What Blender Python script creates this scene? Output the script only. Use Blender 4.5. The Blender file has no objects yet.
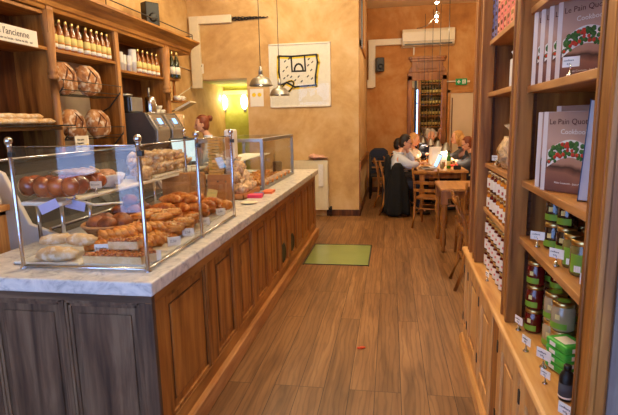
import bpy, bmesh, math, random
from math import sin, cos, pi, radians as R, sqrt
from mathutils import Vector, Matrix, noise
random.seed(7)
S = bpy.context.scene
COL = S.collection

# ------------------------------------------------------------------ materials
MATS = {}
def newmat(name):
    m = bpy.data.materials.new(name); m.use_nodes = True
    nt = m.node_tree; nt.nodes.clear()
    out = nt.nodes.new('ShaderNodeOutputMaterial')
    MATS[name] = m
    return m, nt, out
def N(nt, t, **kw):
    n = nt.nodes.new(t)
    for k, v in kw.items():
        if k in n.inputs: n.inputs[k].default_value = v
        else: setattr(n, k, v)
    return n
def L(nt, a, b): nt.links.new(a, b)
def principled(nt, out, **kw):
    b = nt.nodes.new('ShaderNodeBsdfPrincipled')
    for k, v in kw.items(): b.inputs[k].default_value = v
    L(nt, b.outputs[0], out.inputs[0]); return b
def rgba(c): return (c[0], c[1], c[2], 1)
def srgb(r, g, b):
    f = lambda v: (v/255/12.92 if v/255 <= .04045 else ((v/255+.055)/1.055)**2.4)
    return (f(r), f(g), f(b))
def ramp(nt, stops):
    r = nt.nodes.new('ShaderNodeValToRGB'); e = r.color_ramp.elements
    e[0].position, e[0].color = stops[0][0], rgba(stops[0][1])
    e[1].position, e[1].color = stops[-1][0], rgba(stops[-1][1])
    for p, c in stops[1:-1]:
        x = e.new(p); x.color = rgba(c)
    return r
def plain(name, col, rough=.5, metal=0., var=.12, scale=20, bump=0., spec=.5, trans=0., ior=1.45, coat=0., alpha=1.):
    """a single-colour material with a slight procedural mottle"""
    m, nt, out = newmat(name)
    b = principled(nt, out, Roughness=rough, Metallic=metal)
    b.inputs['Specular IOR Level'].default_value = spec
    b.inputs['IOR'].default_value = ior
    b.inputs['Transmission Weight'].default_value = trans
    b.inputs['Coat Weight'].default_value = coat
    b.inputs['Alpha'].default_value = alpha
    tc = N(nt, 'ShaderNodeTexCoord'); nz = N(nt, 'ShaderNodeTexNoise', Scale=scale, Detail=4.)
    L(nt, tc.outputs['Object'], nz.inputs['Vector'])
    r = ramp(nt, [(.3, [c*(1-var) for c in col]), (.7, [min(1, c*(1+var)) for c in col])])
    L(nt, nz.outputs[0], r.inputs[0]); L(nt, r.outputs[0], b.inputs['Base Color'])
    if bump:
        bp = N(nt, 'ShaderNodeBump', Strength=bump, Distance=.01)
        L(nt, nz.outputs[0], bp.inputs['Height']); L(nt, bp.outputs[0], b.inputs['Normal'])
    return m
def wood(name, dark, mid, light, axis='Z', rough=.45, fine=1., knots=True, bump=.06, coat=0.):
    """long-grained timber; axis is the direction of the grain"""
    m, nt, out = newmat(name)
    b = principled(nt, out, Roughness=rough); b.inputs['Coat Weight'].default_value = coat
    b.inputs['Specular IOR Level'].default_value = .35
    tc = N(nt, 'ShaderNodeTexCoord'); oi = N(nt, 'ShaderNodeObjectInfo')
    add = N(nt, 'ShaderNodeVectorMath', operation='ADD')
    mul = N(nt, 'ShaderNodeMath', operation='MULTIPLY'); mul.inputs[1].default_value = 7.3
    L(nt, oi.outputs['Random'], mul.inputs[0]); L(nt, tc.outputs['Object'], add.inputs[0]); L(nt, mul.outputs[0], add.inputs[1])
    mp = N(nt, 'ShaderNodeMapping'); s = {'X': (.9, 9, 9), 'Y': (9, .9, 9), 'Z': (9, 9, .9)}[axis]
    mp.inputs['Scale'].default_value = [v*fine for v in s]
    L(nt, add.outputs[0], mp.inputs[0])
    n1 = N(nt, 'ShaderNodeTexNoise', Scale=1.6, Detail=6., Roughness=.55, Distortion=.5)
    L(nt, mp.outputs[0], n1.inputs['Vector'])
    n2 = N(nt, 'ShaderNodeTexNoise', Scale=7., Detail=3.); L(nt, mp.outputs[0], n2.inputs['Vector'])
    mx = N(nt, 'ShaderNodeMath', operation='MULTIPLY_ADD'); mx.inputs[1].default_value = .16
    L(nt, n2.outputs[0], mx.inputs[0]); L(nt, n1.outputs[0], mx.inputs[2])
    r = ramp(nt, [(.36, dark), (.54, mid), (.74, light)])
    L(nt, mx.outputs[0], r.inputs[0]); colr = r.outputs[0]
    if knots:
        vo = N(nt, 'ShaderNodeTexVoronoi', Scale=3.2); mp2 = N(nt, 'ShaderNodeMapping')
        mp2.inputs['Scale'].default_value = {'X': (.5, 1.3, 1.3), 'Y': (1.3, .5, 1.3), 'Z': (1.3, 1.3, .5)}[axis]
        L(nt, add.outputs[0], mp2.inputs[0]); L(nt, mp2.outputs[0], vo.inputs['Vector'])
        kr = ramp(nt, [(.03, (0, 0, 0)), (.075, (1, 1, 1))]); L(nt, vo.outputs['Distance'], kr.inputs[0])
        mk = N(nt, 'ShaderNodeMix', data_type='RGBA'); mk.inputs['A'].default_value = rgba([c*.45 for c in dark])
        L(nt, kr.outputs[0], mk.inputs['Factor']); L(nt, colr, mk.inputs['B']); colr = mk.outputs['Result']
    L(nt, colr, b.inputs['Base Color'])
    bp = N(nt, 'ShaderNodeBump', Strength=bump, Distance=.004); L(nt, mx.outputs[0], bp.inputs['Height']); L(nt, bp.outputs[0], b.inputs['Normal'])
    return m
def plaster(name, c1, c2, c3, scale=1.1):
    m, nt, out = newmat(name); b = principled(nt, out, Roughness=.75)
    b.inputs['Specular IOR Level'].default_value = .25
    tc = N(nt, 'ShaderNodeTexCoord')
    n1 = N(nt, 'ShaderNodeTexNoise', Scale=scale, Detail=8., Roughness=.62, Distortion=.6)
    n2 = N(nt, 'ShaderNodeTexNoise', Scale=scale*5, Detail=6., Roughness=.6)
    for n in (n1, n2): L(nt, tc.outputs['Object'], n.inputs['Vector'])
    a = N(nt, 'ShaderNodeMath', operation='MULTIPLY_ADD'); a.inputs[1].default_value = .35
    L(nt, n2.outputs[0], a.inputs[0]); L(nt, n1.outputs[0], a.inputs[2])
    r = ramp(nt, [(.45, c1), (.65, c2), (.85, c3)]); L(nt, a.outputs[0], r.inputs[0]); L(nt, r.outputs[0], b.inputs['Base Color'])
    bp = N(nt, 'ShaderNodeBump', Strength=.25, Distance=.01); L(nt, n2.outputs[0], bp.inputs['Height']); L(nt, bp.outputs[0], b.inputs['Normal'])
    return m
def crust(name, dark, mid, light, scale=9., rough=.5, flour=0., coat=0.):
    m, nt, out = newmat(name); b = principled(nt, out, Roughness=rough); b.inputs['Coat Weight'].default_value = coat
    tc = N(nt, 'ShaderNodeTexCoord'); oi = N(nt, 'ShaderNodeObjectInfo')
    mul = N(nt, 'ShaderNodeMath', operation='MULTIPLY'); mul.inputs[1].default_value = 5.
    add = N(nt, 'ShaderNodeVectorMath', operation='ADD'); L(nt, oi.outputs['Random'], mul.inputs[0])
    L(nt, tc.outputs['Object'], add.inputs[0]); L(nt, mul.outputs[0], add.inputs[1])
    nz = N(nt, 'ShaderNodeTexNoise', Scale=scale, Detail=6., Roughness=.65); L(nt, add.outputs[0], nz.inputs['Vector'])
    r = ramp(nt, [(.33, dark), (.5, mid), (.68, light)]); L(nt, nz.outputs[0], r.inputs[0]); c = r.outputs[0]
    if flour:
        n2 = N(nt, 'ShaderNodeTexNoise', Scale=scale*2.5, Detail=5.); L(nt, add.outputs[0], n2.inputs['Vector'])
        fr = ramp(nt, [(.5, (0, 0, 0)), (.62, (1, 1, 1))]); L(nt, n2.outputs[0], fr.inputs[0])
        f = N(nt, 'ShaderNodeMath', operation='MULTIPLY'); f.inputs[1].default_value = flour; L(nt, fr.outputs[0], f.inputs[0])
        mk = N(nt, 'ShaderNodeMix', data_type='RGBA'); mk.inputs['B'].default_value = (.82, .74, .6, 1)
        L(nt, f.outputs[0], mk.inputs['Factor']); L(nt, c, mk.inputs['A']); c = mk.outputs['Result']
    L(nt, c, b.inputs['Base Color'])
    bp = N(nt, 'ShaderNodeBump', Strength=.5, Distance=.006); L(nt, nz.outputs[0], bp.inputs['Height']); L(nt, bp.outputs[0], b.inputs['Normal'])
    return m
def thin_glass(name, tint=(1, 1, 1), ior=1.5, rough=0.):
    m, nt, out = newmat(name)
    t = N(nt, 'ShaderNodeBsdfTransparent'); t.inputs[0].default_value = rgba(tint)
    g = N(nt, 'ShaderNodeBsdfGlossy'); g.inputs['Roughness'].default_value = rough
    ge = N(nt, 'ShaderNodeNewGeometry'); io = N(nt, 'ShaderNodeMix', data_type='FLOAT'); io.inputs['A'].default_value = ior; io.inputs['B'].default_value = 1/ior
    L(nt, ge.outputs['Backfacing'], io.inputs['Factor']); f = N(nt, 'ShaderNodeFresnel'); L(nt, io.outputs['Result'], f.inputs['IOR']); mx = N(nt, 'ShaderNodeMixShader')
    L(nt, f.outputs[0], mx.inputs[0]); L(nt, t.outputs[0], mx.inputs[1]); L(nt, g.outputs[0], mx.inputs[2]); L(nt, mx.outputs[0], out.inputs[0])
    return m
def emit(name, col, s):
    m, nt, out = newmat(name); e = N(nt, 'ShaderNodeEmission', Strength=s); e.inputs[0].default_value = rgba(col)
    L(nt, e.outputs[0], out.inputs[0]); return m

plaster('plaster_yellow', srgb(176, 134, 82), srgb(204, 164, 108), srgb(220, 188, 140))
plaster('plaster_orange', srgb(152, 96, 46), srgb(182, 122, 62), srgb(202, 152, 92), 1.0)
plaster('plaster_sconce_tint', srgb(158, 158, 60), srgb(180, 178, 80), srgb(198, 196, 108), 1.6)  # yellow-green cast of the alcove lamps painted into the plaster
plain('plaster_cream', srgb(216, 190, 150), .7, var=.05, scale=3)
plain('tile_cream', srgb(196, 176, 146), .5, var=.08, scale=6)
wood('pine', srgb(128, 78, 36), srgb(176, 118, 62), srgb(202, 148, 88))
wood('pine_y', srgb(128, 78, 36), srgb(178, 120, 64), srgb(204, 150, 90), 'Y')
wood('shelf_pine', srgb(102, 56, 16), srgb(150, 91, 34), srgb(184, 122, 54))
wood('shelf_pine_y', srgb(106, 60, 18), srgb(156, 98, 38), srgb(190, 130, 60), 'Y')
wood('shelf_pine_x', srgb(110, 58, 24), srgb(156, 90, 42), srgb(186, 120, 62), 'X')
wood('light_pine', srgb(176, 116, 56), srgb(212, 156, 90), srgb(228, 180, 116))
wood('light_pine_y', srgb(170, 110, 52), srgb(208, 150, 84), srgb(226, 178, 114), 'Y')
wood('weathered', srgb(54, 38, 26), srgb(92, 68, 48), srgb(124, 98, 72), rough=.6)  # cool daylight on the counter front, put into the wood colour
wood('daylight_greyed_x', srgb(54, 38, 26), srgb(92, 68, 48), srgb(124, 98, 72), 'X', rough=.6)
wood('grey_side', srgb(84, 72, 66), srgb(104, 92, 86), srgb(122, 110, 102), rough=.7, knots=False, fine=2.)
wood('dark_wood', srgb(50, 26, 12), srgb(84, 46, 22), srgb(112, 66, 32))
wood('chair_wood', srgb(92, 52, 18), srgb(136, 82, 32), srgb(170, 112, 50), rough=.35)
wood('table_wood', srgb(140, 84, 38), srgb(184, 124, 64), srgb(206, 152, 90), 'Y', rough=.3)
wood('mirror_wood', srgb(98, 56, 18), srgb(142, 86, 34), srgb(172, 112, 50), rough=.4)

def floor_mat():
    m, nt, out = newmat('floor_boards'); b = principled(nt, out, Roughness=.42)
    b.inputs['Specular IOR Level'].default_value = .35
    tc = N(nt, 'ShaderNodeTexCoord'); sp = N(nt, 'ShaderNodeSeparateXYZ'); cb = N(nt, 'ShaderNodeCombineXYZ')
    L(nt, tc.outputs['Object'], sp.inputs[0])
    ay = N(nt, 'ShaderNodeMath', operation='ADD'); ay.inputs[1].default_value = 0.7; L(nt, sp.outputs[1], ay.inputs[0])
    ax = N(nt, 'ShaderNodeMath', operation='ADD'); ax.inputs[1].default_value = .4+.1585*30; L(nt, sp.outputs[0], ax.inputs[0])
    L(nt, ay.outputs[0], cb.inputs[0]); L(nt, ax.outputs[0], cb.inputs[1])
    bk = N(nt, 'ShaderNodeTexBrick', Scale=1.)
    bk.offset = .37; bk.offset_frequency = 3; bk.squash = 1
    bk.inputs['Color1'].default_value = (0, 0, 0, 1); bk.inputs['Color2'].default_value = (1, 1, 1, 1); bk.inputs['Mortar'].default_value = (.5, .5, .5, 1)
    bk.inputs['Mortar Size'].default_value = .0022; bk.inputs['Mortar Smooth'].default_value = .3
    bk.inputs['Brick Width'].default_value = 1.75; bk.inputs['Row Height'].default_value = .1585
    L(nt, cb.outputs[0], bk.inputs['Vector'])
    # grain, shifted board by board
    sh = N(nt, 'ShaderNodeVectorMath', operation='MULTIPLY_ADD'); sh.inputs[1].default_value = (9, 5, 3)
    L(nt, bk.outputs['Color'], sh.inputs[0]); L(nt, cb.outputs[0], sh.inputs[2])
    mp = N(nt, 'ShaderNodeMapping'); mp.inputs['Scale'].default_value = (.75, 8, 1); L(nt, sh.outputs[0], mp.inputs[0])
    n1 = N(nt, 'ShaderNodeTexNoise', Scale=1.5, Detail=5., Roughness=.55, Distortion=.7); L(nt, mp.outputs[0], n1.inputs['Vector'])
    mp3 = N(nt, 'ShaderNodeMapping'); mp3.inputs['Scale'].default_value = (1.1, 7, 1); L(nt, sh.outputs[0], mp3.inputs[0])
    wv = N(nt, 'ShaderNodeTexWave', Scale=1.3, Distortion=9., Detail=3.); wv.bands_direction = 'Y'; wv.inputs['Detail Scale'].default_value = 1.4
    L(nt, mp3.outputs[0], wv.inputs['Vector'])
    n3 = N(nt, 'ShaderNodeTexNoise', Scale=.8, Detail=3.); L(nt, cb.outputs[0], n3.inputs['Vector'])
    r = ramp(nt, [(.28, srgb(112, 78, 46)), (.5, srgb(148, 107, 68)), (.74, srgb(172, 131, 88))]); L(nt, n1.outputs[0], r.inputs[0])
    wr = ramp(nt, [(.0, (.42, .38, .34)), (.35, (1, 1, 1))]); L(nt, wv.outputs[0], wr.inputs[0])
    m1 = N(nt, 'ShaderNodeMix', data_type='RGBA', blend_type='MULTIPLY'); m1.inputs['Factor'].default_value = .45
    L(nt, r.outputs[0], m1.inputs['A']); L(nt, wr.outputs[0], m1.inputs['B'])
    br = ramp(nt, [(0, (.78, .72, .66)), (1, (1.05, 1., .95))]); L(nt, bk.outputs['Color'], br.inputs[0])
    m2 = N(nt, 'ShaderNodeMix', data_type='RGBA', blend_type='MULTIPLY'); m2.inputs['Factor'].default_value = 1.
    L(nt, m1.outputs['Result'], m2.inputs['A']); L(nt, br.outputs[0], m2.inputs['B'])
    sr = ramp(nt, [(.35, (.72, .70, .68)), (.6, (1, 1, 1))]); L(nt, n3.outputs[0], sr.inputs[0])
    m4 = N(nt, 'ShaderNodeMix', data_type='RGBA', blend_type='MULTIPLY'); m4.inputs['Factor'].default_value = .6
    L(nt, m2.outputs['Result'], m4.inputs['A']); L(nt, sr.outputs[0], m4.inputs['B'])
    m3 = N(nt, 'ShaderNodeMix', data_type='RGBA'); m3.inputs['B'].default_value = rgba(srgb(52, 30, 16))
    L(nt, bk.outputs['Fac'], m3.inputs['Factor']); L(nt, m4.outputs['Result'], m3.inputs['A'])
    L(nt, m3.outputs['Result'], b.inputs['Base Color'])
    bp = N(nt, 'ShaderNodeBump', Strength=.08, Distance=.002); L(nt, wv.outputs[0], bp.inputs['Height']); L(nt, bp.outputs[0], b.inputs['Normal'])
floor_mat()
def marble_mat():
    m, nt, out = newmat('marble'); b = principled(nt, out, Roughness=.25)
    tc = N(nt, 'ShaderNodeTexCoord')
    n1 = N(nt, 'ShaderNodeTexNoise', Scale=9., Detail=9., Roughness=.65, Distortion=1.8); L(nt, tc.outputs['Object'], n1.inputs['Vector'])
    r = ramp(nt, [(.34, srgb(168, 166, 164)), (.47, srgb(206, 202, 196)), (.62, srgb(222, 216, 206))])
    L(nt, n1.outputs[0], r.inputs[0]); L(nt, r.outputs[0], b.inputs['Base Color'])
marble_mat()
plain('chrome', (.62, .63, .66), .18, 1., .04)
plain('steel', (.38, .37, .35), .42, 1., .1, 8)
plain('dark_metal', (.05, .045, .04), .4, .7, .2)
plain('black', (.012, .010, .009), .45, 0, .1)
plain('black_cloth', (.0045, .004, .004), .9, 0, .3, 60)
plain('white_paint', srgb(226, 218, 200), .45, 0, .03)
plain('cream_plastic', srgb(222, 208, 178), .4, 0, .03)
plain('paper', srgb(238, 232, 220), .8, 0, .02)
plain('paper_ink', srgb(70, 60, 56), .8, 0, .02)
plain('kraft', srgb(186, 134, 84), .8, 0, .12, 30)
plain('board', srgb(178, 118, 64), .6, 0, .15, 12)
plain('white_cloth', srgb(226, 220, 216), .9, 0, .06, 40, .3)
plain('case_white', srgb(214, 202, 186), .4, 0, .04, 5)
plain('machine_grey', srgb(84, 78, 76), .35, .4, .06)
plain('machine_light', srgb(150, 142, 134), .3, .6, .06)
plain('smoked', (.03, .028, .026), .25, 0, .4, 12)
plain('green_glass_floor', srgb(138, 154, 92), .16, 0, .05, 3)
plain('gold_lid', (.62, .46, .18), .28, 1., .1)
plain('silver_lid', (.7, .68, .66), .25, 1., .1)
plain('label_white', srgb(236, 226, 208), .7, 0, .04)
plain('label_yellow', srgb(228, 208, 130), .7, 0, .05)
plain('label_red', srgb(178, 46, 34), .7, 0, .05)
plain('label_green', srgb(124, 164, 40), .6, 0, .06)
plain('label_orange', srgb(226, 130, 40), .6, 0, .06)
plain('juice', srgb(150, 84, 34), .12, 0, .15, 6, coat=.6)
plain('jam_red', srgb(96, 16, 12), .12, 0, .3, 20, coat=.6)
plain('jam_orange', srgb(200, 120, 30), .12, 0, .2, 20, coat=.6)
plain('jam_dark', srgb(44, 22, 16), .1, 0, .3, 20, coat=.8)
plain('spread_beige', srgb(176, 156, 116), .15, 0, .15, 20, coat=.6)
plain('olive_jar', srgb(120, 104, 50), .15, 0, .35, 40, coat=.6)
plain('grey_jar', srgb(120, 112, 98), .15, 0, .2, 20, coat=.6)
plain('wine_green', srgb(26, 40, 16), .08, 0, .1, coat=.7)
plain('bottle_green', srgb(60, 130, 30), .08, 0, .1, coat=.7)
plain('pink_box', srgb(226, 120, 104), .6, 0, .1, 30)
plain('salmon_box', srgb(232, 152, 112), .6, 0, .1, 30)
plain('purple_box', srgb(104, 100, 150), .6, 0, .1, 30)
plain('hot_pink', srgb(226, 60, 92), .6, 0, .05)
plain('orange_card', srgb(220, 110, 60), .6, 0, .08)
plain('tin_green', srgb(74, 176, 60), .35, 0, .08, 30)
plain('book_band', srgb(222, 208, 196), .6, 0, .03)
plain('book_pages', srgb(206, 204, 206), .8, 0, .04)
plain('book_blue', srgb(58, 84, 116), .5, 0, .06)
plain('exit_green', srgb(20, 150, 84), .5, 0, .02)
plain('yellow_ink', srgb(244, 206, 40), .6, 0, .02)
plain('skin', srgb(222, 166, 132), .55, 0, .05)
plain('hair_dark', srgb(34, 22, 16), .5, 0, .3, 60)
plain('hair_auburn', srgb(128, 62, 28), .5, 0, .25, 60)
plain('hair_blond', srgb(206, 152, 82), .5, 0, .2, 60)
plain('hair_grey', srgb(186, 176, 160), .5, 0, .15, 60)
plain('shirt_white', srgb(208, 212, 222), .8, 0, .06, 30)
plain('shirt_pale', srgb(236, 222, 206), .8, 0, .06, 30)
plain('cloth_grey', srgb(76, 76, 82), .9, 0, .15, 30)
plain('cloth_navy', srgb(30, 30, 44), .9, 0, .15, 30)
plain('cellophane', srgb(214, 178, 134), .2, 0, .35, 45, 1., coat=.8)
plain('wafer', srgb(216, 172, 92), .6, 0, .15, 60, .4)
plain('pale_pink', srgb(216, 166, 142), .9, 0, .1, 30)
plain('straw', srgb(150, 100, 54), .7, 0, .25, 80, .6)
plain('leaf_red', srgb(214, 70, 24), .6, 0, .1)
plain('glaze_cream', srgb(222, 206, 176), .4, 0, .08)
plain('screen_blue', srgb(60, 120, 210), .2, 0, .1)
plain('laptop_grey', srgb(186, 184, 178), .35, .3, .03)
plain('blue_card', srgb(176, 176, 216), .7, 0, .04)  # white paper with a bluish reflection put into its colour
plain('teal_rim', srgb(40, 44, 40), .5, 0, .1)
crust('crust_boule', srgb(120, 70, 34), srgb(172, 112, 62), srgb(206, 156, 100), 7., .7, .6)
crust('crust_score', srgb(84, 44, 20), srgb(112, 62, 30), srgb(136, 82, 44), 14., .7)
crust('crust_gold', srgb(176, 88, 22), srgb(218, 134, 46), srgb(240, 180, 96), 16., .4, 0, .25)
crust('crust_croissant', srgb(150, 66, 18), srgb(206, 112, 36), srgb(234, 164, 78), 22., .35, 0, .3)
crust('crust_pale', srgb(190, 142, 86), srgb(214, 174, 122), srgb(232, 204, 162), 10., .8, .6)
crust('crust_brioche', srgb(84, 28, 10), srgb(134, 56, 20), srgb(190, 98, 44), 7., .2, 0, .7)
crust('crust_muffin', srgb(86, 34, 10), srgb(138, 66, 22), srgb(176, 98, 40), 20., .5)
crust('crust_almond', srgb(190, 130, 62), srgb(232, 190, 124), srgb(248, 226, 178), 40., .45)
crust('nuts', srgb(110, 46, 14), srgb(186, 98, 38), srgb(232, 166, 90), 60., .35, 0, .3)
crust('custard', srgb(222, 172, 110), srgb(236, 196, 140), srgb(244, 214, 170), 20., .6)
crust('seeds', srgb(120, 70, 40), srgb(178, 120, 84), srgb(216, 172, 140), 70., .6)
thin_glass('pane', (.95, .97, .98), 1.5)
thin_glass('clear', (.97, .98, .98), 1.3)
thin_glass('cello_clear', (.93, .9, .85), 1.45, .12)
m, nt, out = newmat('mirror'); g = N(nt, 'ShaderNodeBsdfGlossy'); g.inputs['Roughness'].default_value = .02; g.inputs[0].default_value = (.86, .86, .84, 1); L(nt, g.outputs[0], out.inputs[0])
emit('lamp_warm', (1, .78, .45), 12)
emit('lamp_hot', (1, .86, .62), 60)
emit('sconce_glow', (1, .9, .55), 14)
emit('screen_lit', (.35, .6, 1), 2.2)
emit('screen_pale', (.8, .95, .9), 1.3)

# ------------------------------------------------------------------ mesh builder
class MB:
    def __init__(s): s.bm = bmesh.new(); s.slot = 0
    def _f(s, vs, smooth=False):
        try: f = s.bm.faces.new(vs)
        except ValueError: return
        f.material_index = s.slot; f.smooth = smooth
    def box(s, x0, x1, y0, y1, z0, z1, M=None):
        P = [Vector((x, y, z)) for z in (z0, z1) for y in (y0, y1) for x in (x0, x1)]
        if M: P = [M @ p for p in P]
        v = [s.bm.verts.new(p) for p in P]
        for q in ((0, 2, 3, 1), (4, 5, 7, 6), (0, 1, 5, 4), (2, 6, 7, 3), (0, 4, 6, 2), (1, 3, 7, 5)): s._f([v[i] for i in q])
        return s
    def sweep(s, pts, rad, n=8, smooth=True, flat=1., caps=True, up=Vector((0, 0, 1))):
        pts = [Vector(p) for p in pts]
        if not hasattr(rad, '__len__'): rad = [rad]*len(pts)
        rings = []
        for i, p in enumerate(pts):
            t = (pts[min(i+1, len(pts)-1)]-pts[max(i-1, 0)]).normalized()
            u = up if abs(t.dot(up)) < .97 else Vector((1, 0, 0))
            a = t.cross(u).normalized(); b = a.cross(t).normalized()
            rings.append([s.bm.verts.new(p+a*cos(2*pi*k/n)*rad[i]+b*sin(2*pi*k/n)*rad[i]*flat) for k in range(n)])
        for A, B in zip(rings, rings[1:]):
            for k in range(n): s._f([A[k], A[(k+1) % n], B[(k+1) % n], B[k]], smooth)
        if caps: s._f(rings[0][::-1], False); s._f(rings[-1], False)
        return s
    def cyl(s, p0, p1, r0, r1=None, n=16, smooth=True): return s.sweep([p0, p1], [r0, r0 if r1 is None else r1], n, smooth)
    def lathe(s, prof, c=(0, 0, 0), n=20, smooth=True, M=None):
        c = Vector(c); rings = []
        for r, z in prof:
            rings.append([s.bm.verts.new((M @ Vector((r*cos(2*pi*k/n), r*sin(2*pi*k/n), z)) if M else Vector((r*cos(2*pi*k/n), r*sin(2*pi*k/n), z)))+c) for k in range(n)])
        for A, B in zip(rings, rings[1:]):
            for k in range(n): s._f([A[k], A[(k+1) % n], B[(k+1) % n], B[k]], smooth)
        s._f(rings[0][::-1]); s._f(rings[-1]); return s
    def blob(s, c, r, n=14, m=9, M=None, amp=0., freq=8., seed=0., bottom=None, power=1.):
        c = Vector(c); rings = []
        for i in range(m+1):
            th = pi*i/m
            ring = []
            for k in range(n):
                ph = 2*pi*k/n
                d = Vector((sin(th)*cos(ph), sin(th)*sin(ph), cos(th)))
                q = Vector((math.copysign(abs(d.x)**power, d.x)*r[0], math.copysign(abs(d.y)**power, d.y)*r[1], d.z*r[2]))
                if amp: q *= 1+amp*noise.noise(d*freq*.25+Vector((seed, seed*1.7, 0)))
                if bottom is not None: q.z = max(q.z, bottom)
                if M: q = M @ q
                ring.append(q+c)
                if i in (0, m): break
            rings.append([s.bm.verts.new(q) for q in ring])
        for i in range(m):
            A, B = rings[i], rings[i+1]
            for k in range(n):
                a0, a1 = A[k % len(A)], A[(k+1) % len(A)]; b0, b1 = B[k % len(B)], B[(k+1) % len(B)]
                vs = [a0, b0, b1, a1]; u = []
                for v in vs:
                    if v not in u: u.append(v)
                if len(u) > 2: s._f(u, True)
        return s
    def prism(s, poly, a, b, axis='y', smooth=False):
        """closed 2D outline extruded along an axis; outline coordinates are the two other axes in order"""
        def P(q, t): return {'x': (t, q[0], q[1]), 'y': (q[0], t, q[1]), 'z': (q[0], q[1], t)}[axis]
        A = [s.bm.verts.new(P(q, a)) for q in poly]; B = [s.bm.verts.new(P(q, b)) for q in poly]
        n = len(poly)
        for k in range(n): s._f([A[k], A[(k+1) % n], B[(k+1) % n], B[k]], smooth)
        s._f(A[::-1]); s._f(B); return s
    def build(s, name, mat, parent=None, loc=(0, 0, 0), rot=(0, 0, 0), bevel=0., sub=0):
        bmesh.ops.recalc_face_normals(s.bm, faces=s.bm.faces)
        me = bpy.data.meshes.new(name); s.bm.to_mesh(me); s.bm.free()
        for x in (mat if isinstance(mat, (list, tuple)) else [mat]): me.materials.append(MATS[x])
        o = bpy.data.objects.new(name, me); COL.objects.link(o); o.location = loc; o.rotation_euler = rot
        if parent: o.parent = parent
        if bevel:
            b = o.modifiers.new('bevel', 'BEVEL'); b.width = bevel; b.segments = 2; b.limit_method = 'ANGLE'
        if sub:
            q = o.modifiers.new('sub', 'SUBSURF'); q.levels = sub; q.render_levels = sub
        return o
def tag(o, label=None, cat=None, group=None, kind=None):
    if label: o['label'] = label
    if cat: o['category'] = cat
    if group: o['group'] = group
    if kind: o['kind'] = kind
    return o
def empty(name, loc=(0, 0, 0), rz=0., label=None, cat=None, group=None):
    o = bpy.data.objects.new(name, None); COL.objects.link(o); o.location = loc; o.rotation_euler = (0, 0, rz); o.empty_display_size = .1
    return tag(o, label, cat, group)
KIDS = {}
def tree(o, parent=None):
    c = o.copy(); COL.objects.link(c); c.parent = parent
    for ch in [x for x in bpy.data.objects if x.parent == o]: tree(ch, c)
    return c
class Kind:
    """one kind of repeated thing; the first use places the original, later uses copy its tree"""
    def __init__(s, maker): s.maker = maker; s.o = None
    def put(s, loc, rz=0., label=None, cat=None, group=None, scale=1., rx=0., ry=0.):
        if s.o is None: s.o = s.maker(); o = s.o
        else: o = tree(s.o)
        o.location = loc; o.rotation_euler = (rx, ry, rz); o.scale = (scale,)*3
        for k in ('label', 'category', 'group'):
            if k in o: del o[k]
        return tag(o, label, cat, group)
def text(name, body, size, mat, parent, M, depth=.0006, align='LEFT'):
    cu = bpy.data.curves.new(name, 'FONT'); cu.body = body; cu.size = size; cu.extrude = depth; cu.align_x = align; cu.resolution_u = 2
    t = bpy.data.objects.new(name, cu); COL.objects.link(t)
    dg = bpy.context.evaluated_depsgraph_get(); me = bpy.data.meshes.new_from_object(t.evaluated_get(dg))
    bpy.data.objects.remove(t); me.materials.clear(); me.materials.append(MATS[mat]); me.name = name
    o = bpy.data.objects.new(name, me); COL.objects.link(o)
    if parent: o.parent = parent
    o.matrix_local = M
    return o
def frameM(origin, xdir, updir):
    """matrix whose local x runs along xdir and local y along updir (for lettering)"""
    x = Vector(xdir).normalized(); y = Vector(updir).normalized(); z = x.cross(y)
    m = Matrix((x, y, z)).transposed().to_4x4(); m.translation = Vector(origin); return m
ORD = ['first', 'second', 'third', 'fourth', 'fifth', 'sixth', 'seventh', 'eighth', 'ninth', 'tenth', 'eleventh', 'twelfth', 'thirteenth', 'fourteenth', 'fifteenth']
def struct(name, mb, mat, **kw): return tag(mb.build(name, mat, **kw), kind='structure')
# ------------------------------------------------------------------ the room
XL, YB, YD, ZC = -3.49, 8.46, 11.4, 4.07
struct('floor', MB().box(-3.6, 3.3, -1.6, 11.6, -.08, 0), 'floor_boards')
struct('ceiling', MB().box(-3.6, 3.3, -1.6, 11.6, ZC, ZC+.1), 'plaster_cream')
struct('wall_left', MB().box(XL-.11, XL, -.6, 10.2, 0, ZC).box(XL-.11, XL, -1.6, -.6, 0, 1.05).box(XL-.11, XL, -1.6, -.6, 1.75, ZC).box(XL-.11, XL, -1.6, -1.45, 1.05, 1.75), 'plaster_yellow')
struct('wall_right', MB().box(3.2, 3.3, -1.6, 11.4, 0, ZC), 'plaster_yellow')
struct('wall_back', MB().box(-2.47, -.53, YB, 11.6, 0, ZC).box(XL, -2.47, YB, YB+.35, 2.42, ZC), 'plaster_yellow')
struct('wall_alcove', MB().box(XL-.1, -2.47, 10.2, 10.3, 0, 2.6).box(XL, -2.47, YB+.35, 10.2, 2.42, 2.5), 'plaster_sconce_tint')
struct('trim_alcove', MB().box(XL, -2.47, 10.14, 10.2, 2.25, 2.33), 'plaster_cream')
struct('wall_dining', MB().box(-.53, 3.3, YD, YD+.1, 0, ZC), 'plaster_orange')
fw = MB()
for a, b in ((-3.6, -3.45), (-.75, -.55), (.55, .8), (2.9, 3.3)): fw.box(a, b, -1.6, -1.5, 0, ZC)
fw.box(-3.45, 2.9, -1.6, -1.5, 3.1, ZC).box(-3.45, -.75, -1.6, -1.5, 0, .5).box(.8, 2.9, -1.6, -1.5, 0, .5)
struct('wall_front', fw, 'plaster_cream')
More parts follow.
